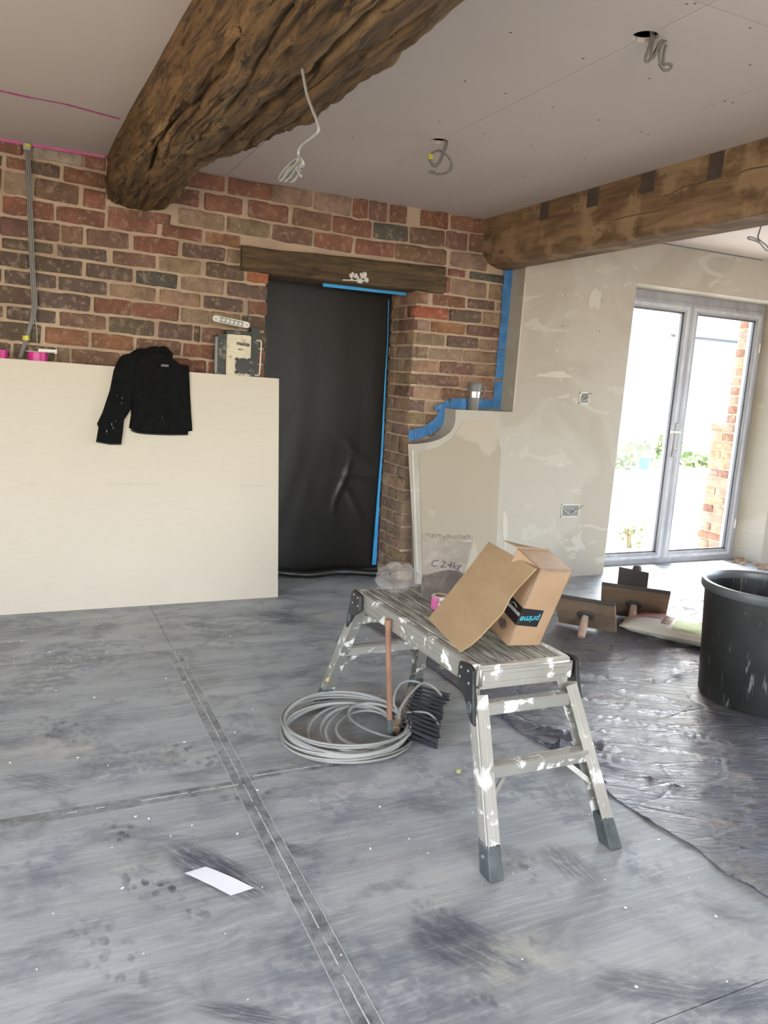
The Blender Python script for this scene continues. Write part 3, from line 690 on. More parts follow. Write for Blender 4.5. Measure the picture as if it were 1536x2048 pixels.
o = thing('water_butt', 'small green water butt standing in the yard outside the left door pane', 'tub', (x,y,z))
q = MB(); q.lathe([(0,.08),(.08,.08),(.09,.16),(.095,.27),(0,.27)], (x,y,z), 20); part('tub_body', q, M['green_tub'], o, smooth=40)
q = MB(); q.lathe([(0,.27),(.10,.27),(.10,.285),(.04,.30),(0,.30)], (x,y,z), 20); part('lid', q, M['green_tub'], o, smooth=40)
o = thing('garden_pier', 'stepped red brick wall end standing outside behind the right door pane', 'wall', (5.42,5.0,-.12))
q = MB(); q.box((5.36,4.66,-.12), (5.6,4.88,1.02)); q.box((5.36,4.66,1.0), (5.6,4.72,2.1)); part('mortar', q, M['mortar'], o)
for k in range(15):
    z = -.11+k*.077; e = 4.89+R.uniform(-.015,.02)
    for (ya, yb_) in (((4.66,4.76),(4.77,e)) if k % 2 else ((4.66,e),)):
        bo = brick((5.40, (ya+yb_)/2, z+.034), (yb_-ya, .1, .064), 0, R.choice('LRLQ'), o, roty=math.pi/2); bo.location -= o.location
for k in range(15,28):
    z = -.11+k*.077; bo = brick((5.40, 4.70+R.uniform(-.006,.008), z+.034), (.09, .1, .064), 0, R.choice('LRLQ'), o, roty=math.pi/2); bo.location -= o.location
# ================================================================== BIG OAK BEAM
SEC = [ # y: XL, z left shoulder, XbL, zb, XbR, X mid, z mid, XR
 (4.26,.405,2.05,.450,2.005,.665,.735,2.12,.768),(4.05,.405,2.05,.450,2.002,.652,.742,2.12,.785),(3.75,.408,2.04,.455,2.000,.630,.735,2.11,.81),
 (3.45,.412,2.03,.460,1.995,.610,.735,2.10,.875),(3.2,.418,2.03,.465,1.990,.625,.745,2.095,.925),(2.95,.425,2.03,.470,1.985,.690,.835,2.09,.955),
 (2.65,.432,2.02,.475,1.980,.735,.865,2.09,.975),(2.35,.440,2.02,.480,1.975,.755,.875,2.09,.975),(2.0,.465,2.02,.505,1.970,.765,.885,2.09,.985),
 (1.6,.48,2.02,.53,1.965,.77,.89,2.09,.99),(.9,.49,2.02,.55,1.965,.78,.90,2.09,.99),(-.4,.49,2.02,.55,1.965,.78,.90,2.09,.99),(-2.48,.49,2.02,.55,1.965,.78,.90,2.09,.99)]
def sec_at(y):
    S = sorted(SEC, key=lambda s: s[0])
    if y <= S[0][0]: v = S[0]
    elif y >= S[-1][0]: v = S[-1]
    else:
        for a, c_ in zip(S, S[1:]):
            if a[0] <= y <= c_[0]: t_ = (y-a[0])/(c_[0]-a[0]); v = tuple(p+(r-p)*t_ for p, r in zip(a, c_)); break
    _, XL, zs_, XbL, zb, XbR, Xm, zm, XRt = v
    return [(XL,ZC+.004),(XL-.004,zs_),(XL+.015,zs_-.03),(XbL,zb),((XbL*.6+XbR*.4),zb-.012),(XbR,zb+.002),((XbR+Xm)/2+.012,(zb+zm)/2-.01),(Xm,zm),((Xm+XRt)/2+.012,(zm+ZC)/2),(XRt,ZC+.004)]
def crack_tab(pts, z):
    t_ = sorted((at(x, y, 2, z).y, at(x, y, 2, z).x) for x, y in pts); return t_
CR = [(crack_tab(((470,-40),(462,15),(472,93),(450,130),(423,166),(380,215),(335,264),(311,303),(300,345)),1.985), .0065, .05),
      (crack_tab(((770,-60),(702,5),(660,55),(619,107),(560,160),(511,210),(470,250),(443,278),(400,310)),2.02), .010, .065),
      (crack_tab(((420,40),(400,120),(350,230),(300,300)),1.99), .005, .028),
      (crack_tab(((560,40),(520,110),(470,190),(420,240),(380,290)),1.985), .005, .024)]
nY, nU = 560, 190; vs = []; rnd = mn.noise
for i in range(nY):
    y = 4.26 - 3.66*(i/(nY-60)) if i < nY-60 else .60-3.08*((i-(nY-60))/59)
    cp_ = sec_at(y); P = catmull([Vector((a, 0, c_)) for a, c_ in cp_], 6)
    L_ = [0]
    for a, c_ in zip(P, P[1:]): L_.append(L_[-1]+(c_-a).length)
    j = 0
    for k in range(nU):
        t_ = L_[-1]*k/(nU-1)
        while j < len(P)-2 and L_[j+1] < t_: j += 1
        f_ = (t_-L_[j])/max(1e-9, L_[j+1]-L_[j]); p = P[j].lerp(P[j+1], f_)
        T = (P[j+1]-P[j]).normalized(); N = Vector((-T.z*-1, 0, T.x*-1)); N = Vector((T.z,0,-T.x))
        if (p-Vector((.65,0,2.2))).dot(N) < 0: N = -N
        edge = min(1, k/6, (nU-1-k)/6); endf = min(1, max(0, (4.25-y)/.05)+.3)
        u = t_
        s_ = Vector((u*5, y*1.15, 0)); w1 = rnd(s_+Vector((rnd(s_*1.3)*1.2,0,3)))
        w2 = rnd(Vector((u*26, y*3.2, 7))+Vector((w1*3,0,0))); w3 = rnd(Vector((u*70, y*9, 2))+Vector((w2*2,0,0)))
        rg = 1-abs(rnd(Vector((u*14+w1*2, y*2.0, 11))))*2
        d = .020*w1 + .009*w2 + .004*w3 + .012*max(0, rg-.55)*-2
        if k/(nU-1) > .62: d += .018*rnd(Vector((u*9, y*7.5, 21))) + .010*rnd(Vector((u*22, y*17, 5)))
        q_ = p + N*d*edge*endf
        for tab, wd, dp in CR:
            if p.z < 2.17 and y < 4.1:
                xc = lerp_tab(tab, y)+.006*rnd(Vector((0,y*9,1))); e = (p.x-xc)/(wd*(.7+.6*abs(rnd(Vector((3,y*5,0))))))
                ok = tab[0][0]-.1 < y < tab[-1][0]+.05
                if ok and abs(e) < 3: q_ -= N*dp*math.exp(-e*e)*(.5+.5*min(1,abs(rnd(Vector((9,y*2,0))))*3))
        z_ = min(q_.z, ZC+.004) ; vs.append(Vector((q_.x, y, z_ if edge > .01 else ZC+.004)))
q = MB(); fs = [(i*nU+k, i*nU+k+1, (i+1)*nU+k+1, (i+1)*nU+k) for i in range(nY-1) for k in range(nU-1)]
fs += [(i*nU+nU-1, i*nU, (i+1)*nU, (i+1)*nU+nU-1) for i in range(nY-1)] + [tuple(range(nU)), tuple((nY-1)*nU+k for k in range(nU-1,-1,-1))]
q.add(vs, fs)
o = thing('oak_beam', 'huge rough waney oak ceiling beam with long splits, running from the brick wall overhead', 'beam', (.65,2.0,1.97))
part('beam_body', q, M['oak_big'], o, smooth=60)
# lintel
LP = {0:(at(485,490,1,YB-.03), at(487,541,1,YB-.03)), 1:(at(893,533,1,YB-.03), at(893,588,1,YB-.03))}
xa, xb = LP[0][0].x, LP[1][0].x; nx = 70; vs = []; K = 14
for i in range(nx):
    f_ = i/(nx-1); x = xa+(xb-xa)*f_; zt = LP[0][0].z+(LP[1][0].z-LP[0][0].z)*f_+.006*mn.noise(Vector((x*5,0,1))); zb_ = LP[0][1].z+(LP[1][1].z-LP[0][1].z)*f_+.006*mn.noise(Vector((x*5,3,1)))
    pr = [(YB+.25,zt),(YB+.0,zt),(YB-.022,zt-.004),(YB-.03,zt-.014)]+[(YB-.03+.006*mn.noise(Vector((x*4,k*1.7,3))), zt-.014-(zt-zb_-.028)*k/6) for k in range(1,7)]+[(YB-.022,zb_+.004),(YB-.008,zb_),(YB+.1,zb_),(YB+.25,zb_)]
    vs += [Vector((x, a, c_)) for a, c_ in pr]
K = len(pr); q = MB(); fs = [(i*K+k, i*K+(k+1) % K, (i+1)*K+(k+1) % K, (i+1)*K+k) for i in range(nx-1) for k in range(K)] + [tuple(range(K)), tuple((nx-1)*K+k for k in range(K-1,-1,-1))]
q.add(vs, fs)
o = thing('timber_lintel', 'dark weathered oak lintel over the doorway in the brick wall', 'lintel', (1.7,YB,1.76))
part('lintel_body', q, M['oak_lintel'], o, smooth=50)
q = MB()
for i in range(34):
    xs_ = R.uniform(xa+.03, xb-.3); L_ = R.uniform(.08,.5); f_ = R.uniform(.12,.92); P = []
    for k in range(9):
        x = min(xs_+L_*k/8, xb-.02); g = (x-xa)/(xb-xa); zt = LP[0][0].z+(LP[1][0].z-LP[0][0].z)*g; zb_ = LP[0][1].z+(LP[1][1].z-LP[0][1].z)*g
        P.append((x, YB-.0312-.002*abs(mn.noise(Vector((x*4,i,3)))), zb_+(zt-zb_)*f_+.007*mn.noise(Vector((x*7,i*.6,2)))))
    q.tube(P, [R.uniform(.0006,.0022) for _ in P], 5)
part('grain_splits', q, M['mortise'], o, kind='stuff')
q = MB()
for i in range(16):
    p = at(700+R.uniform(0,36)**1.0, 552+R.uniform(-6,10)+0, 1, YB-.034); s = R.uniform(.006,.016)
    q.lathe([(0,-s*.4),(s,-s*.2),(s*.7,s*.3),(0,s*.4)], p, 7, Matrix.Rotation(R.uniform(0,3),3,'Y') @ Matrix.Rotation(math.pi/2,3,'X'))
q.bar(at(685,560,1,YB-.033), at(735,562,1,YB-.033), .006, .012, (0,1,0))
part('filler_blob', q, M['white_bar'], o, smooth=60, label='white filler blob on the lintel')
# ================================================================== DOORWAY SHEET
o = thing('polythene_sheet', 'black polythene sheet taped across the dark doorway', 'sheet', (1.68,YD,0))
q = MB(); nx, nz = 60, 80; vs = []; xs0, xs1 = XJ-.06, XR+.03
for i in range(nz+1):
    for j in range(nx+1):
        x = xs0+(xs1-xs0)*j/nx; z = 1.80*i/nz
        f_ = max(0, min(1, (1.9-z)/1.4))
        d = .008*mn.noise(Vector((x*2.2, z*.6, 0))) + .003*mn.noise(Vector((x*9+mn.noise(Vector((x,z,4)))*2, z*1.6, 3)))*f_
        for (cx, cz, ang, am) in ((2.0,.62,.25,.010),(1.93,.45,-.7,.008),(1.90,.80,-.45,.006),(1.85,.55,1.5,.008)):
            u = (x-cx)*math.cos(ang)+(z-cz)*math.sin(ang); v = -(x-cx)*math.sin(ang)+(z-cz)*math.cos(ang)+.04*math.sin(u*9)
            d += am*math.exp(-(v/.014)**2)*math.exp(-(u/.16)**2)
        vs.append(Vector((x, YD-.004-d-.02*max(0,.05-z), z)))
q.add(vs, [(i*(nx+1)+j, i*(nx+1)+j+1, (i+1)*(nx+1)+j+1, (i+1)*(nx+1)+j) for i in range(nz) for j in range(nx)])
part('sheet_body', q, M['polythene'], o, smooth=80)
q = MB(); P = catmull([(1.26,4.50,.03),(1.4,4.46,.035),(1.6,4.42,.02),(1.8,4.40,.035),(2.0,4.34,.03),(2.09,4.28,.045)], 6)
q.tube(P, [.022+.012*mn.noise(Vector((i*.6,0,0))) for i in range(len(P))], 9)
P = catmull([(1.24,4.40,.03),(1.27,4.52,.05),(1.33,4.56,.04)], 5); q.tube(P, .028, 8)
part('gathered_edge', q, M['polythene'], o, smooth=60, label='bunched polythene edge lying on the floor')
o = thing('blue_door_tape', 'bright blue tape along the right and top edges of the black doorway sheet', 'tape', (XR,YD-.02,0))
q = MB(); P = [at(x, y, 1, YD-.03) for x, y in ((778,600),(776,680),(772,760),(766,900),(760,985),(752,1135))]
P = [Vector((min(p.x, XR-.002), p.y, max(p.z,.03))) for p in P]
wd = (.005,.004,.009,.013,.017,.030)
q.add([v for p, w in zip(P, wd) for v in (p-Vector((w,0,0)), p)], [(2*i,2*i+1,2*i+3,2*i+2) for i in range(5)]); q.add([v+Vector((0,.002,0)) for p, w in zip(P, wd) for v in (p-Vector((w,0,0)), p)], [(2*i,2*i+2,2*i+3,2*i+1) for i in range(5)])
part('side_tape', q, M['blue2'], o)
q = MB(); a, c_ = at(645,570,1,YB+.14), at(797,588,1,YB+.14); z = 1.752
q.box((a.x, YB+.13, z-.012), (XR-.002, YB+.133, z+.006)); part('head_tape', q, M['blue2'], o)
# ================================================================== BLUE MASKING TAPE ON THE BRICKS
def tape_run(o, pts, w, n, jit=.12):
    P = catmull([at(x, y, 1, YB-.010) for x, y in pts], 10); L_ = sum((b_-a).length for a, b_ in zip(P, P[1:])); acc = 0; tgt = 0; k = 0
    for a, c_ in zip(P, P[1:]):
        acc += (c_-a).length
        while acc >= tgt and k < n:
            t_ = (c_-a).normalized(); ang = R.uniform(-jit,jit); t_ = Matrix.Rotation(ang,3,'Y') @ t_
            ln = L_/n*.62; ww = w*R.uniform(.9,1.1); off = Vector((0,-.0006*(k % 3),0)); q = MB(); q.bar(c_-t_*ln+off, c_+t_*ln+off-Vector((0,.003,0)), .0006, ww, Vector((0,1,0)).cross(t_)); part('tape_piece', q, M['blue'], o); k += 1; tgt = k*L_/n
o = thing('masking_tape', 'blue masking tape border on the bricks following the swept plaster step and up the corner', 'tape', at(1008,812,1,YB))
tape_run(o, [(1021,528),(1015,610),(1007,700),(997,808)], .085, 18, .05)
tape_run(o, [(1002,808),(960,808),(898,808)], .062, 9, .08)
tape_run(o, [(896,810),(888,822),(881,838),(865,854),(844,865),(816,872)], .064, 11, .22)
for (x, y, a) in ((884,812,.5),(875,842,.4)):
    p = at(x, y, 1, YB-.014); q = MB(); q.bar(p, p+Vector((-.05,-.004,-.018)), .0008, .03, (.3,0,1)); part('tape_flap', q, M['blue'], o)
# mug
p = at(946, 821, 1, YL+.055); bz = OUT[-4][1] if False else zl; mx_, my_ = p.x, YL+.055
o = thing('travel_mug', 'grey lidded travel mug with a steel band standing on the plaster step', 'mug', (mx_,my_,bz))
q = MB(); q.lathe([(0,0),(.031,0),(.033,.004),(.037,.075)], (mx_,my_,bz), 28); q.lathe([(.038,.11),(.041,.128),(.041,.16),(.036,.166),(0,.166)], (mx_,my_,bz), 28); part('mug_body', q, M['mug'], o, smooth=40)
q = MB(); q.lathe([(.037,.075),(.0385,.076),(.040,.112),(.038,.113)], (mx_,my_,bz), 28); part('steel_band', q, M['steel'], o, smooth=50)
q = MB(); q.tube(catmull([(mx_+.036,my_-.01,bz+.140),(mx_+.064,my_-.012,bz+.142),(mx_+.066,my_-.012,bz+.115),(mx_+.050,my_-.012,bz+.085),(mx_+.036,my_-.01,bz+.072)], 5), .006, 8); part('mug_handle', q, M['mug'], o, smooth=50)
# sockets
def backbox(label, px, w, h):
    x0, y0 = px; c_ = at(x0, y0, 1, YL); o = thing('back_box', label, 'socket box', (c_.x, YL, c_.z))
    t_ = .006
    q = MB()
    for a in ((-w/2,-h/2,w/2,-h/2+t_),(-w/2,h/2-t_,w/2,h/2),(-w/2,-h/2,-w/2+t_,h/2),(w/2-t_,-h/2,w/2,h/2)): q.box((c_.x+a[0],YL-.005,c_.z+a[1]), (c_.x+a[2],YL+.004,c_.z+a[3]))
    part('metal_rim', q, M['white_bar'], o)
    q = MB(); q.box((c_.x-w/2+t_,YL-.0015,c_.z-h/2+t_), (c_.x+w/2-t_,YL+.003,c_.z+h/2-t_)); part('box_back', q, M['grey_bar'], o)  # flush plate, darker than the rim: shade of the open box put into colour
    q = MB()
    for k in range(3): q.tube(catmull([(c_.x-w*.4,YL-.003,c_.z+h*R.uniform(-.3,.3)),(c_.x,YL-.008,c_.z+h*R.uniform(-.3,.3)),(c_.x+w*(.4 if k else .75),YL-.012,c_.z+h*(R.uniform(-.3,.3) if k else .42))], 5), .0035, 6)
    part('wire_ends', q, M['cable'], o, kind='stuff')
backbox('small open metal socket box with wire ends high on the plaster wall', (1168,796), .075, .075)
backbox('double open metal socket box with wire ends low on the plaster wall', (1140,1021), .145, .085)
# ================================================================== LEANING BOARD AND WHAT STANDS BEHIND IT
BX0, BX1 = -1.55, 1.285
q = MB()
def bp(x, z, s): f_ = z/1.2; return Vector((x - .018*f_*(x > 0), 4.062+.038*f_+.0125*s, z))
q.prism([(BX0,0),(1.296,0),(1.285,1.207),(BX0,1.252)], bp)
o = thing('plasterboard_sheet', 'large ivory plasterboard sheet standing on edge against the brick wall', 'board', (0,4.07,0))
part('board_face', q, M['board'], o)
q = MB(); q.bar(bp(BX0,.0,.5), bp(1.296,.0,.5)+Vector((0,0,.0)), .0005, .0005)
Mx = lambda px, py: at(px, py, 1, 4.078)
for (px, py, txt) in ((-60,963,'21 17:48:21'),(58,967,'11 17:48:21'),(264,968,'GYPS 1200 2400 09/21-24/17:11 17:48:26'),(505,972,'GYPS 1200 2400 09/21')):
    c_ = at(px, py, 1, 4.085); yy = 4.062+.038*c_.z/1.2-.0004
    me = text_mesh(txt, frame((c_.x, yy, c_.z), (1,0,-.012), (0,0,1)), 'batch_print', .0155, .0001); me.materials.append(M['ink_grey']); me.transform(Matrix.Translation(-o.location)); put('batch_print', me, None, o)
q = MB(); q.prism([(BX0,0),(1.17,0),(1.17,1.195),(BX0,1.235)], lambda x, z, s: Vector((x, 4.118+.095*s, z))); o = single('insulation_board', q, M['foil'], (0,4.16,0), 'thick insulation board standing hidden behind the ivory plasterboard', 'board')
def ledge(x): return 1.198+(1.17-x)/(1.17-BX0)*.04
# radio
rx0, rx1 = .925, 1.172; ry0, ry1 = 4.128, 4.205; rz = ledge(1.05); o = thing('site_radio', 'battered cream and black site radio standing on the board edge beside the doorway', 'radio', ((rx0+rx1)/2, 4.165, rz))
fc = ry0
q = MB(); q.box((rx0+.062,ry0,rz), (rx1-.055,ry1,rz+.222)); part('front_panel', q, M['radio_cream'], o, bevel=.005, seg=2)
q = MB(); q.box((rx0+.018,ry0+.008,rz+.006), (rx0+.060,ry1,rz+.215)); q.box((rx0+.01,ry0+.004,rz), (rx0+.0601,ry1,rz+.03)); q.box((rx0+.014,ry0+.004,rz+.19), (rx0+.0601,ry1,rz+.2151)); part('side_frame', q, M['radio_dark'], o)
q = MB(); q.box((rx1-.053,ry0+.008,rz+.004), (rx1-.014,ry1,rz+.232)); q.box((rx1-.0531,ry0+.004,rz), (rx1-.004,ry1,rz+.03)); q.box((rx1-.0531,ry0+.012,rz+.215), (rx1-.006,ry1,rz+.262)); part('side_frame', q, M['radio_dark'], o)
q = MB(); q.box((rx0,ry0-.002,rz+.014), (rx0+.016,ry0+.014,rz+.205)); part('left_bar', q, M['grey_bar'], o, bevel=.004, label='grey guard bar on the left')
q = MB(); q.tube(catmull([(rx1-.03,ry0+.004,rz+.018),(rx1-.012,ry0-.008,rz+.020),(rx1-.008,ry0-.01,rz+.04),(rx1-.004,ry0-.01,rz+.18),(rx1-.008,ry0-.008,rz+.198),(rx1-.026,ry0+.004,rz+.200)], 5), .0038, 8); part('wire_guard', q, M['white_bar'], o, smooth=50, label='pale wire guard on the right')
a, c_ = at(431,637,1,4.14), at(493,650,1,4.14)
q = MB(); d = (c_-a).normalized(); n_ = Vector((0,1,0)).cross(d)
pts = [(a - d*0 + (math.cos(t_)*(-d) + math.sin(t_)*n_)*.0165) for t_ in [math.pi/2-math.pi*i/8 for i in range(9)]] + [(c_ + (math.cos(t_)*d - math.sin(t_)*n_)*.0165) for t_ in [math.pi/2-math.pi*i/8 for i in range(9)]]
pts = [(p.x, p.z) for p in pts]; cxz = (sum(p[0] for p in pts)/len(pts), sum(p[1] for p in pts)/len(pts)); pts.sort(key=lambda p: math.atan2(p[1]-cxz[1], p[0]-cxz[0]))
q.prism(pts, lambda x, z, s: Vector((x, ry0+.004+.02*s, z))); hnd = part('carry_handle', q, M['white_bar'], o, bevel=.002)
q = MB(); pm_ = (a+c_)/2
for k in range(6): g = a.lerp(c_, .16+.68*k/5); q.bar(Vector((g.x,ry0+.003,g.z-.008)), Vector((g.x+.006,ry0+.003,g.z+.008)), .003, .004, (0,1,0))
q.bar(Vector((a.x+.02,ry0+.003,a.z+.008)), Vector((c_.x-.02,ry0+.003,c_.z+.010)), .003, .003, (0,1,0)); q.bar(Vector((a.x+.02,ry0+.003,a.z-.012)), Vector((c_.x-.02,ry0+.003,c_.z-.009)), .003, .003, (0,1,0))
for g in (a, c_): q.lathe([(0,-.001),(.003,-.001),(.003,.003)], (g.x,ry0+.003,g.z), 10, Matrix.Rotation(math.pi/2,3,'X'))
part('handle_ribs', q, M['gasket'], hnd)
q = MB(); q.box((rx0+.06,ry0+.012,rz+.222), (rx1-.05,ry1-.01,rz+.242)); part('top_shell', q, M['radio_dark'], o, bevel=.004)
q = MB(); q.tube([at(497.5,600,1,4.15), at(496.5,645,1,4.15), Vector((at(496.5,645,1,4.15).x,4.15,rz+.22))], .0032, 8); part('aerial', q, M['black'], o)
gx, gz = rx0+.149, rz+.062
q = MB(); q.lathe([(0,0),(.038,0),(.041,-.004),(.041,.008)], (gx,fc-.003,gz), 32, Matrix.Rotation(math.pi/2,3,'X'))
for k in range(4):
    an = math.pi/4+k*math.pi/2; q.lathe([(.0045,-.003),(.0095,-.003),(.0095,.004),(.0045,.004)], (gx+.047*math.cos(an),fc-.003,gz+.047*math.sin(an)), 12, Matrix.Rotation(math.pi/2,3,'X'))
sg = part('speaker_surround', q, M['black'], o, smooth=40)
q = MB(); q.lathe([(0,.006),(.034,.004),(.034,0)], (gx,fc-.004,gz), 28, Matrix.Rotation(math.pi/2,3,'X')); part('speaker_grille', q, M['grille'], sg, smooth=50)
for txt, zz, sz, sh, bo, xx in (('makita', .176, .0265, .35, .0009, rx0+.146), ('M10', .146, .0105, 0, .0004, rx0+.133)):
    me = text_mesh(txt, frame((xx, fc-.0012, rz+zz), (1,0,-.10), (0,0,1)), 'printed_lettering', sz, .0003, sh, bo); me.materials.append(M['black']); me.transform(Matrix.Translation(-o.location)); put('printed_lettering', me, None, o)
q = MB()
for zz in (.205,.19,.152,.135): q.bar((rx0+.066,fc-.0005,rz+zz), (rx1-.06,fc-.0005,rz+zz-.012), .0008, .0012)
part('panel_lines', q, M['ink_grey'], o)
# pink tape rolls on the ledge
def roll(label, x, r, h, grp=None):
    z = ledge(x); o = thing('tape_roll', label, 'tape roll', (x,4.17,z), grp); q = MB()
    q.lathe([(r*.62,0),(r,0),(r,h),(r*.62,h),(r*.62,0)], (x,4.165,z), 36); part('tape_wind', q, M['pink'], o, smooth=40)
    q = MB(); q.lathe([(r*.56,-.0),(r*.62,0),(r*.62,h+.001),(r*.56,h+.001),(r*.56,0)], (x,4.165,z), 36); part('core', q, M['cardcore'], o, smooth=40); return o
roll('magenta tape roll beside the hanging wall cables, with a pale metal strip on top', .083, .044, .052); r2 = roll('magenta tape roll cut off by the left edge of the picture', -.09, .044, .05)
q = MB(); z = ledge(.08)+.0535; q.box((.03,4.135,z), (.165,4.185,z+.003)); q.box((.085,4.14,z+.003), (.168,4.15,z+.016)); q.box((.155,4.135,z-.004), (.168,4.15,z+.003))
single('metal_strip', q, M['white_bar'], (.1,4.16,z), 'off-white bent metal strip lying on the magenta tape roll', 'metal strip', bevel=.001)
# wall cables
o = thing('wall_cables', 'bundle of grey cables hanging down the brick wall from the ceiling, tied in yellow', 'cable', (.06,YB-.02,ZC))
for k, dx in enumerate((-.010,-.002,.006)):
    P = [at(x, y, 1, YB-.016-.004*(k == 1)) for x, y in ((55,272),(58,340),(61,420),(64,500),(67,560),(69,620),(60,655),(50,690),(41,716))]
    P = [p+Vector((dx if i < 6 else dx*.7,0,0)) for i, p in enumerate(P)]; P[-1].z = 1.235
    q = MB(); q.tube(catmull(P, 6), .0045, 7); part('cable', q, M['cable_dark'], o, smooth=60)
q = MB(); q.tube(catmull([at(x, y, 1, YB-.014) for x, y in ((69,620),(72,645),(74,668),(74,688))], 5), .0025, 6); part('thin_cable', q, M['cable'], o, smooth=60)
for x, y, hh in ((56,292,.006),(52,676,.011)): q = MB(); p = at(x, y, 1, YB-.017); q.lathe([(0,-hh),(.016,-hh),(.016,hh),(0,hh)], p, 10); part('yellow_tie', q, M['yellow'], o)
q = MB(); p = at(54,281,1,YB-.015); q.box((p.x-.018,YB-.026,ZC-.035), (p.x+.016,YB+.002,ZC-.001)); part('cable_clip', q, M['cable'], o, bevel=.004)
# jumper draped over the board
def drape(name, pts, par, th=.016, y0=4.094, mat='fabric', lift=.0):
    poly = [(lambda p: (p.x, p.z))(at(x, y, 1, 4.085)) for x, y in pts]
    bm = bmesh.new(); v = [bm.verts.new((x,0,z)) for x, z in poly]; bm.faces.new(v)
    xs_ = [p[0] for p in poly]; zs_ = [p[1] for p in poly]
    for k in range(1, int((max(xs_)-min(xs_))/.012)+1): bmesh.ops.bisect_plane(bm, geom=bm.verts[:]+bm.edges[:]+bm.faces[:], plane_co=(min(xs_)+k*.012,0,0), plane_no=(1,0,0))
    for k in range(1, int((max(zs_)-min(zs_))/.012)+1): bmesh.ops.bisect_plane(bm, geom=bm.verts[:]+bm.edges[:]+bm.faces[:], plane_co=(0,0,min(zs_)+k*.012), plane_no=(0,0,1))
    bnd = [v_.co.copy() for v_ in bm.verts if v_.is_boundary]
    vv = []
    for v_ in bm.verts:
        x, z = v_.co.x, v_.co.z; dd = min((b_-v_.co).length for b_ in bnd); f_ = min(1, dd/.018); f_ = math.sqrt(1-(1-f_)**2)
        base = 4.062+.038*min(z,1.21)/1.2-.0015; yy = base - (.003+th*f_) - lift + .006*f_*mn.noise(Vector((x*14, z*9, 3))) + .003*mn.noise(Vector((x*40,z*25,0)))
        vv.append((x, yy, base, z))
    q = MB(); n = len(vv); q.v = [Vector((a, b_, d_)) for a, b_, c_, d_ in vv]+[Vector((a, c_, d_)) for a, b_, c_, d_ in vv]
    bm.verts.index_update(); F = [tuple(v_.index for v_ in f.verts) for f in bm.faces]; q.f = F+[tuple(n+i for i in reversed(f)) for f in F]
    for e in bm.edges:
        if e.is_boundary: a, c_ = e.verts[0].index, e.verts[1].index; q.f.append((a, c_, n+c_, n+a))
    bm.free(); return part(name, q, M[mat], par, smooth=70)
o = thing('jumper', 'black fleece jumper draped over the top edge of the ivory plasterboard', 'clothing', (at(300,760,1,4.08).x, 4.08, 1.2))
drape('jumper_body', [(262,715),(283,704),(300,700),(320,702),(340,712),(360,728),(379,738),(381,790),(383,830),(385,862),(376,863),(376,870),(330,870),(290,868),(270,862),(258,856),(262,830),(262,816),(255,760)], o)
drape('sleeve', [(236,722),(243,712),(262,706),(276,710),(272,770),(262,818),(248,840),(246,860),(242,889),(220,889),(192,884),(197,855),(194,848),(205,825),(220,780),(228,740)], o, .018, lift=.006)
q = MB(); q.tube(catmull([at(x, y, 1, 4.10) for x, y in ((262,712),(280,704),(300,701),(318,699),(330,700),(338,706),(337,716),(325,719),(318,712))], 5), [.012+.006*abs(math.sin(i*.4)) for i in range(41)], 10); part('collar', q, M['fabric'], o, smooth=60)
q = MB(); q.tube([(at(238,722,1,4.11).x,4.112,1.241),(at(310,722,1,4.11).x,4.112,1.240),(at(376,742,1,4.11).x,4.112,1.229)], .019, 10); part('folded_shoulder', q, M['fabric'], o, smooth=60)
q = MB(); P = [at(x, y, 1, 4.064) for x, y in ((262,860),(280,866),(330,869),(375,869))]; q.tube(catmull(P, 4), .004, 6); P = [at(x, y, 1, 4.06) for x, y in ((193,883),(220,888),(241,888))]; q.tube(P, .004, 6); part('ribbed_hem', q, M['hem'], o, smooth=60)
q = MB(); p = at(330,731,1,4.066); q.box((p.x-.018,4.068,p.z-.006), (p.x+.018,4.074,p.z+.005)); part('neck_label', q, M['gasket'], o)
q = MB()
for x, y, s in ((234,790,.004),(244,796,.006),(243,806,.006),(223,848,.008),(226,855,.008),(213,862,.009),(232,842,.005),(324,835,.004)): p = at(x, y, 1, 4.07); q.box((p.x-s*.25,4.0575,p.z-s*.7), (p.x+s*.25,4.066,p.z+s*.7), None)
part('dust_marks', q, M['gasket'], o, kind='stuff')
# ================================================================== CEILING CABLES
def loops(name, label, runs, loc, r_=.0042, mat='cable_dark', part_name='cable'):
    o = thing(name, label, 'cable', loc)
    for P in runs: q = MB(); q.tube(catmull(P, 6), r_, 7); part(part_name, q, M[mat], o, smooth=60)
    return o
h0, h1 = HO
def hp(h, px, py, dy=0): return at(px, py, 1, h.y+dy)
loops('ceiling_cable', 'double grey cable folded in two loops from the round ceiling hole nearest the camera',
  [[h0+Vector((.005,0,.07)), hp(h0,1303,72), hp(h0,1299,90), hp(h0,1291,118), hp(h0,1296,123), hp(h0,1305,113), hp(h0,1318,90,.01), hp(h0,1336,68,.01), hp(h0,1345,66,.01), hp(h0,1346,74,.01), hp(h0,1332,92,.01), hp(h0,1327,115,.01), hp(h0,1328,128,.01), hp(h0,1337,128,.01), hp(h0,1343,131,.01), hp(h0,1339,139,.01), hp(h0,1328,140,.01), hp(h0,1319,128,0)],
   [h0+Vector((.015,0,.07)), hp(h0,1307,72), hp(h0,1304,95), hp(h0,1302,115), hp(h0,1309,112), hp(h0,1322,84,-.01), hp(h0,1342,62,-.01), hp(h0,1347,67,-.01), hp(h0,1324,90,-.012), hp(h0,1319,112,-.012), hp(h0,1322,132,-.012), hp(h0,1330,141,-.005)]], h0)
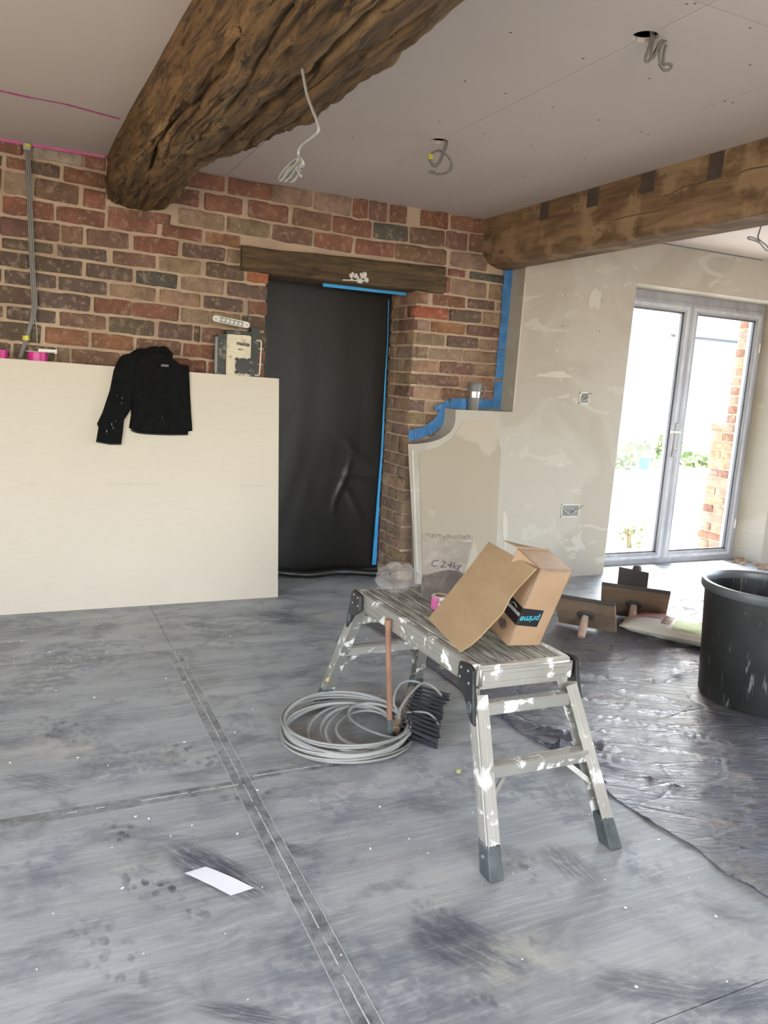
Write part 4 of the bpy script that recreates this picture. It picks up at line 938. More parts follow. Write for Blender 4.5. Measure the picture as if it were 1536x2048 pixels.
loops('ceiling_cable', 'double grey cable with a yellow tie looped from the round ceiling hole over the doorway',
  [[h1+Vector((.012,0,.07)), hp(h1,894,286), hp(h1,888,305), hp(h1,880,325), hp(h1,872,333), hp(h1,864,330), hp(h1,859,318), hp(h1,863,308), hp(h1,874,302), hp(h1,885,304,.012), hp(h1,898,316,.012), hp(h1,904,331,.012), hp(h1,898,344,.012), hp(h1,880,348,.012), hp(h1,860,346,.012), hp(h1,859,343,.012), hp(h1,870,344,.012)],
   [h1+Vector((.018,0,.07)), hp(h1,891,286,-.01), hp(h1,885,305,-.01), hp(h1,877,324,-.01), hp(h1,869,330,-.01), hp(h1,861,320,-.01), hp(h1,866,306,-.01), hp(h1,882,303,0), hp(h1,900,318,0), hp(h1,901,333,0), hp(h1,893,347,0), hp(h1,875,350,0)]], h1)
o = bpy.data.objects['ceiling_cable.001']; q = MB(); p = hp(h1,861,314,-.005); q.lathe([(0,-.010),(.010,-.010),(.010,.010),(0,.010)], p, 10); part('yellow_tie', q, M['yellow'], o)
e0 = at(1524,448,2,ZC)
ye = 3.3
loops('ceiling_cable', 'dark cable tied in a bow hanging from the extension ceiling beyond the boxed beam',
  [[Vector((at(1524,452,1,ye).x,ye,ZC+.01)), at(1519,462,1,ye), at(1516,475,1,ye), at(1521,482,1,ye), at(1532,490,1,ye), at(1538,500,1,ye), at(1532,500,1,ye), at(1520,487,1,ye), at(1508,481,1,ye), at(1497,478,1,ye), at(1497,474,1,ye), at(1508,476,1,ye), at(1519,483,1,ye)]], (at(1524,452,1,ye).x,ye,ZC), .0042)
XP = .625
def pp(px, py, dx=0): return at(px, py, 0, XP+dx)
o = loops('pendant_cable', 'thin grey cable hanging from a split in the big oak beam, its end coiled',
  [[Vector((XP,pp(604,112).y,pp(604,112).z)), pp(604,122), pp(604,135), pp(608,160), pp(614,190), pp(623,215), pp(634,243), pp(637,262), pp(622,277), pp(606,289), pp(598,300), pp(597,312)]], pp(604,130), .0035, 'coil')
for k, P in enumerate((((597,316),(580,328),(566,343),(558,358),(562,361),(574,348),(590,330)),((598,316),(586,328),(573,344),(566,358),(572,362),(584,350),(594,334)),((599,318),(592,332),(580,348),(577,358),(584,364),(594,354),(600,338)),((601,325),(607,323),(607,331),(600,340),(594,345),(592,336)))):
    q = MB(); q.tube(catmull([pp(x, y, .006*k+.004*(i % 2)) for i, (x, y) in enumerate(P)], 5, True), .0030, 6, closed=True); part('coiled_loop', q, M['coil'], o, smooth=60)
q = MB(); q.tube(catmull([pp(598,312), pp(604,318), pp(606,326), pp(600,336), pp(594,334), pp(597,345), pp(602,352)], 5), .0034, 6); part('cable_tail', q, M['coil'], o, smooth=60)
# ================================================================== WORK PLATFORM
o = thing('work_platform', 'paint-splashed folding aluminium work platform standing on the dusty floor', 'step platform', (1.25,2.09,0))
PZ = .5
cn = {('n','l'):(1.112,1.708), ('n','r'):(1.404,1.698), ('f','l'):(1.092,2.452), ('f','r'):(1.378,2.462)}
ft = {('n','l'):(1.078,1.505), ('n','r'):(1.482,1.512), ('f','l'):(1.026,2.638), ('f','r'):(1.430,2.626)}
def V2(t_, z): return Vector((t_[0], t_[1], z))
# deck: ribbed treads between side rails
for s in ('l','r'):
    a, c_ = V2(cn['n',s], PZ-.034), V2(cn['f',s], PZ-.034); q = MB()
    q.bar(a, c_, .022, .062); sx = -1 if s == 'l' else 1
    for dz in (-.026,-.008,.010,.026): q.bar(a+Vector((sx*.0115,0,dz)), c_+Vector((sx*.0115,0,dz)), .003, .004)
    part('side_rail', q, M['alu'], o, bevel=.002)
nT = 5
for k in range(nT):
    f0, f1 = (k+.07)/nT, (k+.93)/nT
    def dp(e, f_): a, c_ = V2(cn[e,'l'], PZ-.008), V2(cn[e,'r'], PZ-.008); return a+Vector((.012,0,0))+(c_-a-Vector((.024,0,0)))*f_
    q = MB(); A, B_, C_, D_ = dp('n',f0), dp('n',f1), dp('f',f1), dp('f',f0)
    q.add([v+Vector((0,0,dz)) for dz in (-.004,.004) for v in (A,B_,C_,D_)], [(3,2,1,0),(4,5,6,7),(0,1,5,4),(1,2,6,5),(2,3,7,6),(3,0,4,7)])
    for j in range(5): a, c_ = dp('n', f0+(f1-f0)*(j+.5)/5), dp('f', f0+(f1-f0)*(j+.5)/5); q.bar(a+Vector((0,0,.006)), c_+Vector((0,0,.006)), .0045, .0042)
    part('tread', q, M['tread'], o)
for e, sy_ in (('n',-1),('f',1)):
    a, c_ = V2(cn[e,'l'], PZ-.034), V2(cn[e,'r'], PZ-.034); d = (c_-a).normalized()
    q = MB(); q.bar(a-d*.008+Vector((0,sy_*.012,0)), c_+d*.012+Vector((0,sy_*.012,0)), .040, .068); part('end_rail', q, M['alu'], o, smooth=40, bevel=.012, seg=3)
    q = MB(); q.bar(a+Vector((.02,sy_*.034,.010)), c_+Vector((-.02,sy_*.034,.010)), .002, .004); q.bar(a+Vector((.02,sy_*.034,-.012)), c_+Vector((-.02,sy_*.034,-.012)), .002, .004); part('rail_rib', q, M['alu'], o)
# legs: C sections with ribs, rubber feet
LEG = {}
for (e, s), p in ft.items():
    sy_ = -1 if e == 'n' else 1; sx = -1 if s == 'l' else 1
    top = V2(cn[e,s], PZ-.075)+Vector((sx*.004, sy_*.018, 0)); bot = V2(p, .004); d = (top-bot).normalized(); LEG[e,s] = (bot, top)
    b1_ = bot+d*.075; q = MB(); acr = Vector((1,0,0))
    # web faces outwards (x), flanges along y
    q.bar(b1_+acr*sx*.012, top+acr*sx*.012, .003, .046, Vector((0,1,0)))
    for fy in (-.0215,.0215): q.bar(b1_+Vector((sx*-.006,fy,0)), top+Vector((sx*-.006,fy,0)), .034, .003, Vector((0,1,0)))
    part('leg', q, M['alu'], o)
    q = MB()
    for fy in (-.014,-.005,.005,.014): q.bar(b1_+Vector((sx*.0145,fy,0)), top+Vector((sx*.0145,fy,0)), .0022, .003, Vector((0,1,0)))
    for fx in (-.012,-.003,.006): q.bar(b1_+Vector((sx*-fx*1,sy_*.0235,0)), top+Vector((sx*-fx*1,sy_*.0235,0)), .003, .0018, Vector((0,1,0)))
    lg = part('leg_ribs', q, M['alu'], o)
    q = MB(); c0 = Vector((bot.x, bot.y, 0)); b2_ = bot+d*.085
    q.add([c0+Vector((x*.022-(sx*.004), y*.027, .001)) for x, y in ((-1,-1),(1,-1),(1,1),(-1,1))]+[b2_+Vector((x*.019-(sx*.004), y*.0255, 0)) for x, y in ((-1,-1),(1,-1),(1,1),(-1,1))], [(3,2,1,0),(4,5,6,7),(0,1,5,4),(1,2,6,5),(2,3,7,6),(3,0,4,7)])
    part('rubber_foot', q, M['rubber'], o, bevel=.003)
    q = MB(); q.lathe([(0,-.002),(.005,-.002),(.005,.002)], bot+d*.05+Vector((sx*.019,0,0)), 10, Matrix.Rotation(math.pi/2,3,'Y')); part('foot_rivet', q, M['rivet'], o)
def rung(e, z, h=.034, w=.040):
    p = []
    for s in ('l','r'):
        b_, t_ = LEG[e,s]; p.append(b_+(t_-b_)*((z-b_.z)/(t_.z-b_.z)))
    q = MB(); q.bar(p[0]+Vector((.008,0,0)), p[1]-Vector((.008,0,0)), w, h); ob = part('rung', q, M['alu'], o, bevel=.003)
    q = MB()
    for k in (-.012,-.004,.004,.012): q.bar(p[0]+Vector((.012,k,h/2+.0008)), p[1]+Vector((-.012,k,h/2+.0008)), .002, .0016)
    part('rung_ribs', q, M['alu'], ob); return p
rn = rung('n', .238); rn2 = rung('n', .385, .034, .034); rf = rung('f', .245); rung('f', .385)
for e, pts in (('n', rn), ('f', rf)):
    for i, s in enumerate(('l','r')):
        b_, t_ = LEG[e,s]; zz = pts[0].z-.075; lo = b_+(t_-b_)*((zz-b_.z)/(t_.z-b_.z)); dr = (pts[1]-pts[0]).normalized()*(1 if i == 0 else -1)
        q = MB(); q.bar(lo+dr*.014, pts[i]+dr*.075+Vector((0,0,-.016)), .014, .004, (0,1,0)); part('corner_brace', q, M['alu'], o)
# black folding joints with rivets
for (e, s), (b_, t_) in LEG.items():
    sy_ = -1 if e == 'n' else 1; sx = -1 if s == 'l' else 1
    c_ = V2(cn[e,s], PZ-.034); d = (t_-b_).normalized()
    x0 = c_.x+sx*.016
    prof = [(.045*-sy_,.028),(.010*sy_,.036),(.030*sy_,.026),(.036*sy_,-.010)]
    lo = t_-d*.085; prof += [((t_-d*.03).y-c_.y+.022*sy_, (t_-d*.03).z-c_.z), (lo.y-c_.y+.010*sy_, lo.z-c_.z), (lo.y-c_.y-.010*sy_, lo.z-c_.z+.005), ((t_-d*.02).y-c_.y-.026*sy_, (t_-d*.02).z-c_.z), (.050*-sy_,-.030)]
    q = MB(); q.prism([(c_.y+a, c_.z+z_) for a, z_ in prof], lambda y, z, sd: Vector((x0+sx*.012*sd+(z<c_.z-.05)*sx*.004, y, z))); hj = part('folding_joint', q, M['black'], o, bevel=.003)
    q = MB(); lk = c_+(lo-c_)*.62; q.prism([(lk.y+.013*math.cos(a)*1.1, lk.z+.018*math.sin(a)) for a in [k*math.pi/4 for k in range(8)]], lambda y, z, sd: Vector((x0+sx*(.012+.007*sd), y, z))); part('lock_button', q, M['rubber'], hj, bevel=.002)
    for a, z_ in ((-.030*sy_,.016),(.006*sy_,.018),(-.034*sy_,-.012),(.014*sy_,-.014),((t_-d*.03).y-c_.y, -.062),(lo.y-c_.y, lo.z-c_.z+.012)):
        q = MB(); q.lathe([(0,.0015),(.0035,.001),(.005,-.002)], (x0+sx*.0125, c_.y+a, c_.z+z_), 10, Matrix.Rotation(sx*math.pi/2,3,'Y')); part('rivet', q, M['rivet'], hj)
# plaster dollops
q = MB(); b_, t_ = LEG['f','l']
for f_, s in ((.28,.010),(.30,.007)): p = b_+(t_-b_)*f_+Vector((-.016,-.016,0)); q.lathe([(0,-s),(s,-s*.3),(s*.8,s*.5),(0,s)], p, 8)
part('yellow_foam_drip', q, M['foam'], o, smooth=60, label='pale yellow foam drip on the far left leg')
# copper-coloured broom handle leaning on the rail
hb0 = Vector((1.135,2.246,.0)); ht = at(790,1228,0,1.066); ht = Vector((1.071, 2.185, .478))
o = thing('broom', 'black-bristled broom head with a copper-coloured tube handle leaning against the work platform', 'broom', (1.2,2.3,0))
q = MB(); hs = at(778,1452,1,2.235); dd = (ht-Vector((1.136,2.244,.03))).normalized(); b0 = Vector((1.136,2.244,.03))
q.tube([b0+dd*.055, ht], .0095, 14); part('handle', q, M['copper'], o, smooth=50)
q = MB(); q.tube([b0, b0+dd*.075], .0115, 14); part('handle_socket', q, M['rubber'], o, smooth=50, label='black socket at the foot of the handle')
A, B_ = Vector((1.165,2.262,.035)), Vector((1.375,2.555,.040))
dl = (B_-A).normalized(); nrm = Vector((dl.y,-dl.x,0)); q = MB(); q.bar(A-dl*.01, B_+dl*.01, .030, .048); part('broom_block', q, M['wood_raw'], o, bevel=.006, seg=2)
q = MB(); q.bar(b0, A+dl*.02, .018, .02); part('bracket', q, M['rubber'], o)
for k in range(12):
    f_ = k/11; base = A.lerp(B_, f_)+nrm*.012; q = MB(); ln = .125+.01*R.uniform(-1,1); fan = dl*(.05*(f_-.5)); tip = base+nrm*ln+fan; tip.z = .010
    for row, zz in enumerate((.030,.010,-.008)):
        s0 = base+Vector((0,0,zz)); s1 = tip+Vector((R.uniform(-.003,.003), R.uniform(-.003,.003), max(.0,(zz+.02)*.55)))
        for j in range(9):
            o1 = Vector((R.uniform(-1,1),R.uniform(-1,1),R.uniform(-.6,.6)))*.005; q.bar(s0+o1*.5, s1+o1*1.3, .0035, .0035)
    part('bristle_tuft', q, M['bristle'], o)
# coil of pale grey cable
o = thing('cable_coil', 'large loose coil of pale grey flat cable lying on the floor by the work platform', 'cable', (1.04,2.36,0))
CC = Vector((1.03,2.375,0))
def coil(c, rx, ry, ang, z, ph, turns=1.0, wob=.012, r_=.0047, part_name='cable_loop', closed=True):
    P = []; n = int(26*turns)
    for i in range(n):
        a = 2*math.pi*i/26+ph; w = 1+wob*math.sin(2*a+ph*3)+wob*.6*math.sin(3*a+ph*5); x, y = rx*w*math.cos(a), ry*w*math.sin(a)
        P.append(Vector((c.x+x*math.cos(ang)-y*math.sin(ang), c.y+x*math.sin(ang)+y*math.cos(ang), z+.006*math.sin(a*2+ph)+.004)))
    q = MB(); q.tube(catmull(P, 3, closed), r_, 6, closed=closed, flat=1.25); part(part_name, q, M['coil'], o, smooth=60)
for k in range(7): coil(CC+Vector((R.uniform(-.008,.008),R.uniform(-.01,.008),0)), .243-.005*k, .228-.004*(k % 4), .6+.05*k, .006+.0085*k, k*1.1, wob=.02)
for k in range(3): coil(CC+Vector((-.02-.006*k,-.012,0)), .225-.012*k, .205-.010*k, .5, .012+.012*k, k*.9, wob=.03)
coil(CC+Vector((.02,-.03,0)), .20, .165, 1.0, .020, .3); coil(CC+Vector((.03,-.045,0)), .18, .135, 1.2, .028, .9); coil(CC+Vector((.055,-.06,0)), .145, .11, 1.2, .030, 1.9)
coil(CC+Vector((.05,-.02,0)), .21, .12, .9, .03, 2.4); coil(CC+Vector((.11,-.03,0)), .09, .15, .15, .045, .4)
q = MB(); q.tube(catmull([(1.20,2.31,.06),(1.23,2.36,.075),(1.30,2.42,.10),(1.37,2.46,.115),(1.41,2.44,.10),(1.42,2.40,.085)], 6), .005, 7, flat=1.3)
q.tube(catmull([(1.21,2.33,.06),(1.22,2.40,.09),(1.28,2.48,.11),(1.34,2.50,.112),(1.39,2.46,.105)], 6), .0045, 7)
q.tube(catmull([(1.20,2.34,.055),(1.26,2.35,.06),(1.33,2.33,.055),(1.34,2.27,.03),(1.28,2.24,.012),(1.24,2.25,.01)], 6), .0042, 7)
part('loose_loop', q, M['coil'], o, kind='stuff')
# ================================================================== ON THE PLATFORM
# open parcel box
RB = Matrix(((0.9907,-0.0412,0.1293),(0.0776,0.9537,-0.2906),(-0.1113,0.298,0.9481)))
PB = Vector((1.252,1.772,PZ+.0145)); DX, DY, DZ = .121, .115, .258
def bx(a, b_, c_): return PB + RB @ Vector((a*DX, b_*DY, c_*DZ))
o = thing('cardboard_box', 'small taped cardboard parcel box with open flaps tilted on the work platform', 'box', PB)
def slab(P4, th, nrm_): P4 = [Vector(p) for p in P4]; n_ = (P4[1]-P4[0]).cross(P4[3]-P4[0]).normalized()*th*nrm_; q = MB(); q.add(P4+[p+n_ for p in P4], [(3,2,1,0),(4,5,6,7),(0,1,5,4),(1,2,6,5),(2,3,7,6),(3,0,4,7)]); return q
for nm_, P4 in (('box_wall',[bx(0,0,0),bx(1,0,0),bx(1,0,1),bx(0,0,1)]),('box_wall',[bx(0,0,0),bx(0,0,1),bx(0,1,1),bx(0,1,0)]),('box_wall',[bx(0,1,0),bx(0,1,1),bx(1,1,1),bx(1,1,0)]),('box_wall',[bx(1,0,0),bx(1,1,0),bx(1,1,1),bx(1,0,1)]),('box_base',[bx(0,0,0),bx(0,1,0),bx(1,1,0),bx(1,0,0)]),('box_top',[bx(0,0,1),bx(1,0,1),bx(1,1,1),bx(0,1,1)])):
    part(nm_, slab(P4, .003, -1), M['cardboard2'], o, bevel=.0008)
# tape patch over the front left edge with its print
q = MB(); e_ = .0008
fl = lambda a, c_: bx(a,0,c_)+RB @ Vector((0,-e_,0)); sl = lambda b_, c_: bx(0,b_,c_)+RB @ Vector((-e_,0,0))
q.add([fl(-.005,.50),fl(.66,.475),fl(.66,.255),fl(-.005,.28)], [(0,1,2,3)]); q.add([sl(0,.50),sl(.62,.51),sl(.62,.29),sl(0,.28)], [(0,3,2,1)])
part('parcel_tape', q, M['tape_black'], o, label='black parcel tape with pale blue and white print')
FX, FY_, FZ = RB @ Vector((1,0,0)), RB @ Vector((0,1,0)), RB @ Vector((0,0,1))
for txt, pos, xd, yd, sz, mt in (('prime', fl(.32,.365)+RB @ Vector((0,-.0006,0)), -FX-FZ*.04, -FZ, .030, 'ink_cyan'), ('amazon', sl(.27,.40)+RB @ Vector((-.0006,0,0)), FY_, -FZ, .019, 'ink_white')):
    me = text_mesh(txt, frame(pos, xd, yd), 'tape_print', sz, .0002, 0, .0006); me.materials.append(M[mt]); me.transform(Matrix.Translation(-o.location)); put('tape_print', me, None, o)
q = MB(); q.tube(catmull([sl(.44,.445)+FX*-.001, sl(.33,.475)+FX*-.001, sl(.20,.452)+FX*-.001], 6), .0009, 4); part('tape_print', q, M['ink_white'], o)
q = MB(); c0 = sl(.42,.17)+FX*-.0006
for r_ in (.014,.009): q.tube([c0+FY_*r_*1.1*math.cos(a)+FZ*r_*math.sin(a) for a in [k*math.pi/8 for k in range(16)]], .0009, 4, closed=True)
q.bar(c0-FZ*.006, c0+FZ*.006, .001, .003); part('round_mark', q, M['ink'], o)
q = MB()
for a in (.2,.5,.8):
    pass
# side and top flaps
part('box_flap', slab([bx(1,0,.96), bx(1,1,.98), bx(1.42,1.1,.86), bx(1.40,.35,.80)], .003, 1), M['cardboard'], o)
part('box_flap', slab([bx(1,.3,.30), bx(1,1.3,.34), bx(1.38,1.3,.86), bx(1.40,.35,.82)], .003, 1), M['cardboard'], o)
part('box_flap', slab([bx(0,1,1.0), bx(1,1,1.0), bx(1.25,1.7,.84), bx(.2,1.75,.90)], .003, 1), M['cardboard'], o)
q = MB(); q.add([fl(.0,1.0),fl(.98,1.0),fl(.98,.965),fl(0,.965)], [(0,1,2,3)]); q.add([fl(.06,.0),fl(.0,.03),fl(0,.97),fl(.06,.97)], [(0,1,2,3)])
part('clear_tape', q, M['film_clear'], o)
# the big loose flap
Cc, Dd = Vector((1.108,1.792,PZ+.004)), Vector((1.158,2.075,PZ+.0075))
Bq = at(1072,1137,0,1.262); C2 = at(950,1284,2,PZ+.012)
n_ = (Dd-Cc).cross(Bq-Cc).normalized()
def onpl(px, py):
    d = (at(px,py,2,0)-CAM).normalized(); return CAM + d*((Cc-CAM).dot(n_)/d.dot(n_))
Aq = onpl(977,1083); Bq = onpl(1072,1137); Mq = onpl(1004,1224); Mq2 = onpl(1022,1188); C2 = onpl(948,1284)
o = thing('cardboard_flap', 'long plain cardboard sheet leaning on the parcel box and the platform rail', 'cardboard', Cc)
q = MB(); rows = 10; vs = []
for i in range(rows+1):
    f_ = i/rows; L0 = Dd.lerp(Aq, f_); R0 = catmull([Cc+(Cc-C2)*0, C2, Mq, Bq], 20)
    R0 = [Cc, C2, Mq, Mq2, Bq]; fr_ = f_*4; k = min(3, int(fr_)); rr = R0[k].lerp(R0[k+1], fr_-k)
    for j in range(5):
        g = j/4; p = L0.lerp(rr, g); p = p + n_*(.002*math.sin(math.pi*f_)*1 + .002*mn.noise(p*20)); vs.append(p)
th = n_*.0035
q.add(vs, [(i*5+j, i*5+j+1, (i+1)*5+j+1, (i+1)*5+j) for i in range(rows) for j in range(4)]); q.add([v+th for v in vs], [(i*5+j, (i+1)*5+j, (i+1)*5+j+1, i*5+j+1) for i in range(rows) for j in range(4)])
per = [j for j in range(5)]+[i*5+4 for i in range(1,rows+1)]+[rows*5+j for j in range(3,-1,-1)]+[i*5 for i in range(rows-1,0,-1)]
nn = len(vs); q.f += [(a, c_, c_+nn, a+nn) for a, c_ in zip(per, per[1:]+per[:1])]
part('sheet_body', q, M['cardboard'], o, smooth=30)
# clear bag with grey powder
BG = Vector((1.335,2.31,PZ+.001)); o = thing('powder_bag', 'clear plastic bag half full of grey powder with handwriting, standing on the platform', 'bag', BG)
rgt = Vector((RT.x, RT.y, 0)).normalized(); fwd = Vector((-rgt.y, rgt.x, 0)); 
def bag_pt(u, v, s):   # u -1..1 across, v 0..1 up, s -1 front / 1 back
    w = lerp_tab([(0,.070),(.25,.078),(.45,.074),(.8,.082),(1,.087)], v); dpt = lerp_tab([(0,.045),(.2,.052),(.42,.036),(.7,.016),(1,.006)], v)
    x = u*w + .006*mn.noise(Vector((u*2,v*5,s))); y = s*dpt*math.sqrt(max(0,1-u*u*.97)) + .006*mn.noise(Vector((u*5,v*7,s*3)))*(v > .3)
    return BG + rgt*(x+.008*v) + fwd*(y-.008*v) + Vector((0,0,v*.205 + (.008*mn.noise(Vector((u*3,9,s))) if v > .9 else 0)))
q = MB(); nu, nv = 22, 24; vs = [bag_pt(-1+2*j/nu, i/nv, s) for s in (-1,1) for i in range(nv+1) for j in range(nu+1)]; h_ = (nu+1)*(nv+1)
q.add(vs, [(s*h_+i*(nu+1)+j, s*h_+i*(nu+1)+j+1, s*h_+(i+1)*(nu+1)+j+1, s*h_+(i+1)*(nu+1)+j) for s in (0,1) for i in range(nv) for j in range(nu)])
part('bag_film', q, M['film_bag'], o, smooth=80)
q = MB(); nu, nv = 20, 8; vs = []
for s in (-1,1):
    for i in range(nv+1):
        for j in range(nu+1):
            u = -1+2*j/nu; top = .40+.05*math.sin(u*2.2+.6); v = top*i/nv; p = bag_pt(u*.97, v, s*.94); c0 = BG+Vector((0,0,p.z-BG.z)); vs.append(c0+(p-c0)*(.955 if i < nv else .955))
h_ = (nu+1)*(nv+1); q.add(vs, [(s*h_+i*(nu+1)+j, s*h_+i*(nu+1)+j+1, s*h_+(i+1)*(nu+1)+j+1, s*h_+(i+1)*(nu+1)+j) for s in (0,1) for i in range(nv) for j in range(nu)]+[(nv*(nu+1)+j, nv*(nu+1)+j+1, h_+nv*(nu+1)+j+1, h_+nv*(nu+1)+j) for j in range(nu)]+[(j, j+1, h_+j+1, h_+j) for j in range(nu)])
part('powder', q, M['powder'], o, smooth=60)
pp_ = bag_pt(-.02,.60,-1)-fwd*.004; me = text_mesh('C 2.4kg', frame(pp_, rgt-Vector((0,0,.05)), (0,0,1)), 'handwriting', .034, .0002, .25, -.0002); me.materials.append(M['ink']); me.transform(Matrix.Translation(-BG)); put('handwriting', me, None, o)
q = MB(); t_ = [bag_pt(-1+2*j/12, 1.0, 0)+Vector((0,0,.006+.010*abs(math.sin(j*1.3)))) for j in range(13)]
for a, c_ in zip(t_, t_[1:]): q.bar(a, c_, .022, .012)
part('folded_top', q, M['film_bag'], o, smooth=60)
# crumpled clear film
FB = Vector((1.205,2.405,PZ+.001)); o = thing('crumpled_bag', 'crumpled empty clear plastic bag lying at the far end of the platform', 'bag', FB)
bm = bmesh.new(); bmesh.ops.create_icosphere(bm, subdivisions=4, radius=1); q = MB()
for v in bm.verts:
    c_ = v.co; f_ = 1+.30*mn.noise(c_*2.3)+.16*mn.noise(c_*6); z = c_.z*f_*.052+.050
    x, y = c_.x*f_*.072, c_.y*f_*.062; z = max(.0005, z); q.v.append(FB+rgt*(x)+fwd*(y)+Vector((0,0,z)))
q.f = [tuple(v.index for v in f.verts) for f in bm.faces]; bm.free(); part('film', q, M['film_clear'], o, smooth=25)
# rolls beside the bag
def proll(label, c, r_, h, mat, sleeve):
    o = thing('tape_roll', label, 'tape roll', c); q = MB(); q.lathe([(r_*.72,0),(r_,0),(r_,h),(r_*.72,h),(r_*.72,0)], c, 30); part('tape_wind', q, M[mat], o, smooth=40)
    q = MB(); q.lathe([(r_*.66,0),(r_*.72,0),(r_*.72,h+.0008),(r_*.66,h+.0008),(r_*.66,0)], c, 30); part('core', q, M['cardcore'], o, smooth=40)
    if sleeve:
        q = MB(); P = [(c.x+(r_+.0008)*math.cos(a), c.y+(r_+.0008)*math.sin(a)) for a in [math.radians(150+8*k) for k in range(11)]]
        for a, b_ in zip(P, P[1:]): q.bar((a[0],a[1],c.z+h*.5), (b_[0],b_[1],c.z+h*.5), .0012, h*.98)
        part('pink_wrapper', q, M['pink_dull'], o, smooth=40)
proll('pink-wrapped tape roll standing in front of the powder bag', Vector((1.262,2.185,PZ+.001)), .030, .045, 'sack', True)
proll('cream tape roll half hidden behind the cardboard sheet', Vector((1.245,2.115,PZ+.001)), .027, .040, 'sack', False)
# ================================================================== DUST SHEET
bpx = [(790,1178),(755,1205),(722,1240),(752,1263),(785,1283),(820,1306),(851,1327),(886,1355),(915,1376),(938,1394),(982,1425),(1013,1443),(1040,1466),(1064,1479),(1100,1499),(1150,1530),(1190,1562),(1216,1590),(1260,1618),(1290,1640),(1330,1652),(1360,1668),(1400,1704),(1440,1742),(1480,1765),(1510,1778),(1545,1803)]
poly = [at(x, y, 2, 0).to_2d() for x, y in bpx]
poly += [Vector(p) for p in ((1.9,.4),(5.2,.4),(5.2,3.0))] + [at(x, y, 2, 0).to_2d() for x, y in ((1410,1188),(1370,1184),(1330,1190),(1290,1196),(1230,1200),(1190,1203),(1150,1210),(1060,1196),(960,1188),(880,1186))]
sm = []
for i, p in enumerate(poly):
    nx_ = poly[(i+1) % len(poly)]; sm.append(p); L_ = (nx_-p).length; n = int(L_/.05)
    for k in range(1, n+1):
        c_ = p.lerp(nx_, k/(n+1)); sm.append(c_+Vector((mn.noise(Vector((c_.x*7,c_.y*7,0))), mn.noise(Vector((c_.x*7,c_.y*7,5))))) *.010)
bm = bmesh.new(); bm.faces.new([bm.verts.new((p.x,p.y,0)) for p in sm]); bmesh.ops.triangulate(bm, faces=bm.faces[:])
x0, x1 = min(p.x for p in sm), max(p.x for p in sm); y0, y1 = min(p.y for p in sm), max(p.y for p in sm)
for k in range(1, int((x1-x0)/.022)+1): bmesh.ops.bisect_plane(bm, geom=bm.verts[:]+bm.edges[:]+bm.faces[:], plane_co=(x0+k*.022,0,0), plane_no=(1,0,0))
for k in range(1, int((y1-y0)/.022)+1): bmesh.ops.bisect_plane(bm, geom=bm.verts[:]+bm.edges[:]+bm.faces[:], plane_co=(0,y0+k*.022,0), plane_no=(0,1,0))
KEEP = [((2.79,2.17),.27),((2.70,3.12),.30),((3.12,3.2),.30),((3.3,2.95),.30)]
def sheet_z(x, y):
    w = mn.noise(Vector((x*1.1,y*1.1,0)))*1.5
    xr, yr = x*.83-y*.56, x*.56+y*.83; a = 1-abs(mn.noise(Vector((xr*1.6+w,yr*6.5-w,1))))*2.4; b_ = 1-abs(mn.noise(Vector((xr*3.5-w,yr*13+w*2,4))))*2.2; c_ = mn.noise(Vector((x*22+w*3,y*30,8)))
    z = .0022+.011*max(0,a)**2.2+.005*max(0,b_)**2+.0012*(c_+.5)
    for (cx, cy_), r_ in KEEP:
        d = math.hypot(x-cx, y-cy_)
        if d < r_+.12: z = .0015+(z-.0015)*max(0, min(1, (d-r_)/.12))
    # big glossy fold seen through the ladder
    for (fx, fy, ang, am, wd, ln) in ((1.62,2.05,-.85,.030,.035,.22),(1.70,1.98,-.6,.024,.022,.20),(1.78,2.10,-.9,.020,.02,.16)):
        u = (x-fx)*math.cos(ang)+(y-fy)*math.sin(ang); v = -(x-fx)*math.sin(ang)+(y-fy)*math.cos(ang); z += am*math.exp(-(v/wd)**2-(u/ln)**4)
    return z
cnt = 0
for v in bm.verts:
    z = sheet_z(v.co.x, v.co.y)
    if v.is_boundary: z = min(z, .003)
    v.co.z = z
me = bpy.data.meshes.new('dust_sheet'); bm.to_mesh(me); bm.free(); me.shade_smooth()
o = put('dust_sheet', me, M['sheet']); o['label'] = 'large wrinkled glossy brown-grey dust sheet spread over the right side of the floor'; o['category'] = 'dust sheet'
sd = o.modifiers.new('thickness', 'SOLIDIFY'); sd.thickness = .0008; sd.offset = 1
q = MB(); c_ = at(884,1340,2,.004); q.lathe([(.008,.0),(.013,0),(.013,.003),(.008,.003),(.008,0)], (c_.x,c_.y,sheet_z(c_.x,c_.y)), 16)
single('eyelet_ring', q, M['steel'], c_, 'small metal eyelet ring lying on the dust sheet edge behind the platform', 'ring')
# bright scraps on the sheet
def scrap(label, px, py, w, mat='film_clear'):
    c_ = at(px, py, 2, .01); q = MB(); n = 5
    vs = [c_+Vector(((i/n-.5)*w*2, (j/n-.5)*w*1.2, .006+.014*abs(mn.noise(Vector((i*.9,j*1.1,px)))))) for i in range(n+1) for j in range(n+1)]
    q.add(vs, [(i*(n+1)+j,i*(n+1)+j+1,(i+1)*(n+1)+j+1,(i+1)*(n+1)+j) for i in range(n) for j in range(n)])
    c2 = Vector((c_.x,c_.y,0)); single('plastic_scrap', q, M[mat], c2, label, 'scrap', smooth=30)
scrap('crumpled shiny plastic scrap on the dust sheet just right of the platform leg', 1172, 1356, .04); scrap('crumpled white and pink wrapper scrap on the dust sheet left of the black tub', 1355, 1345, .035, 'paper')
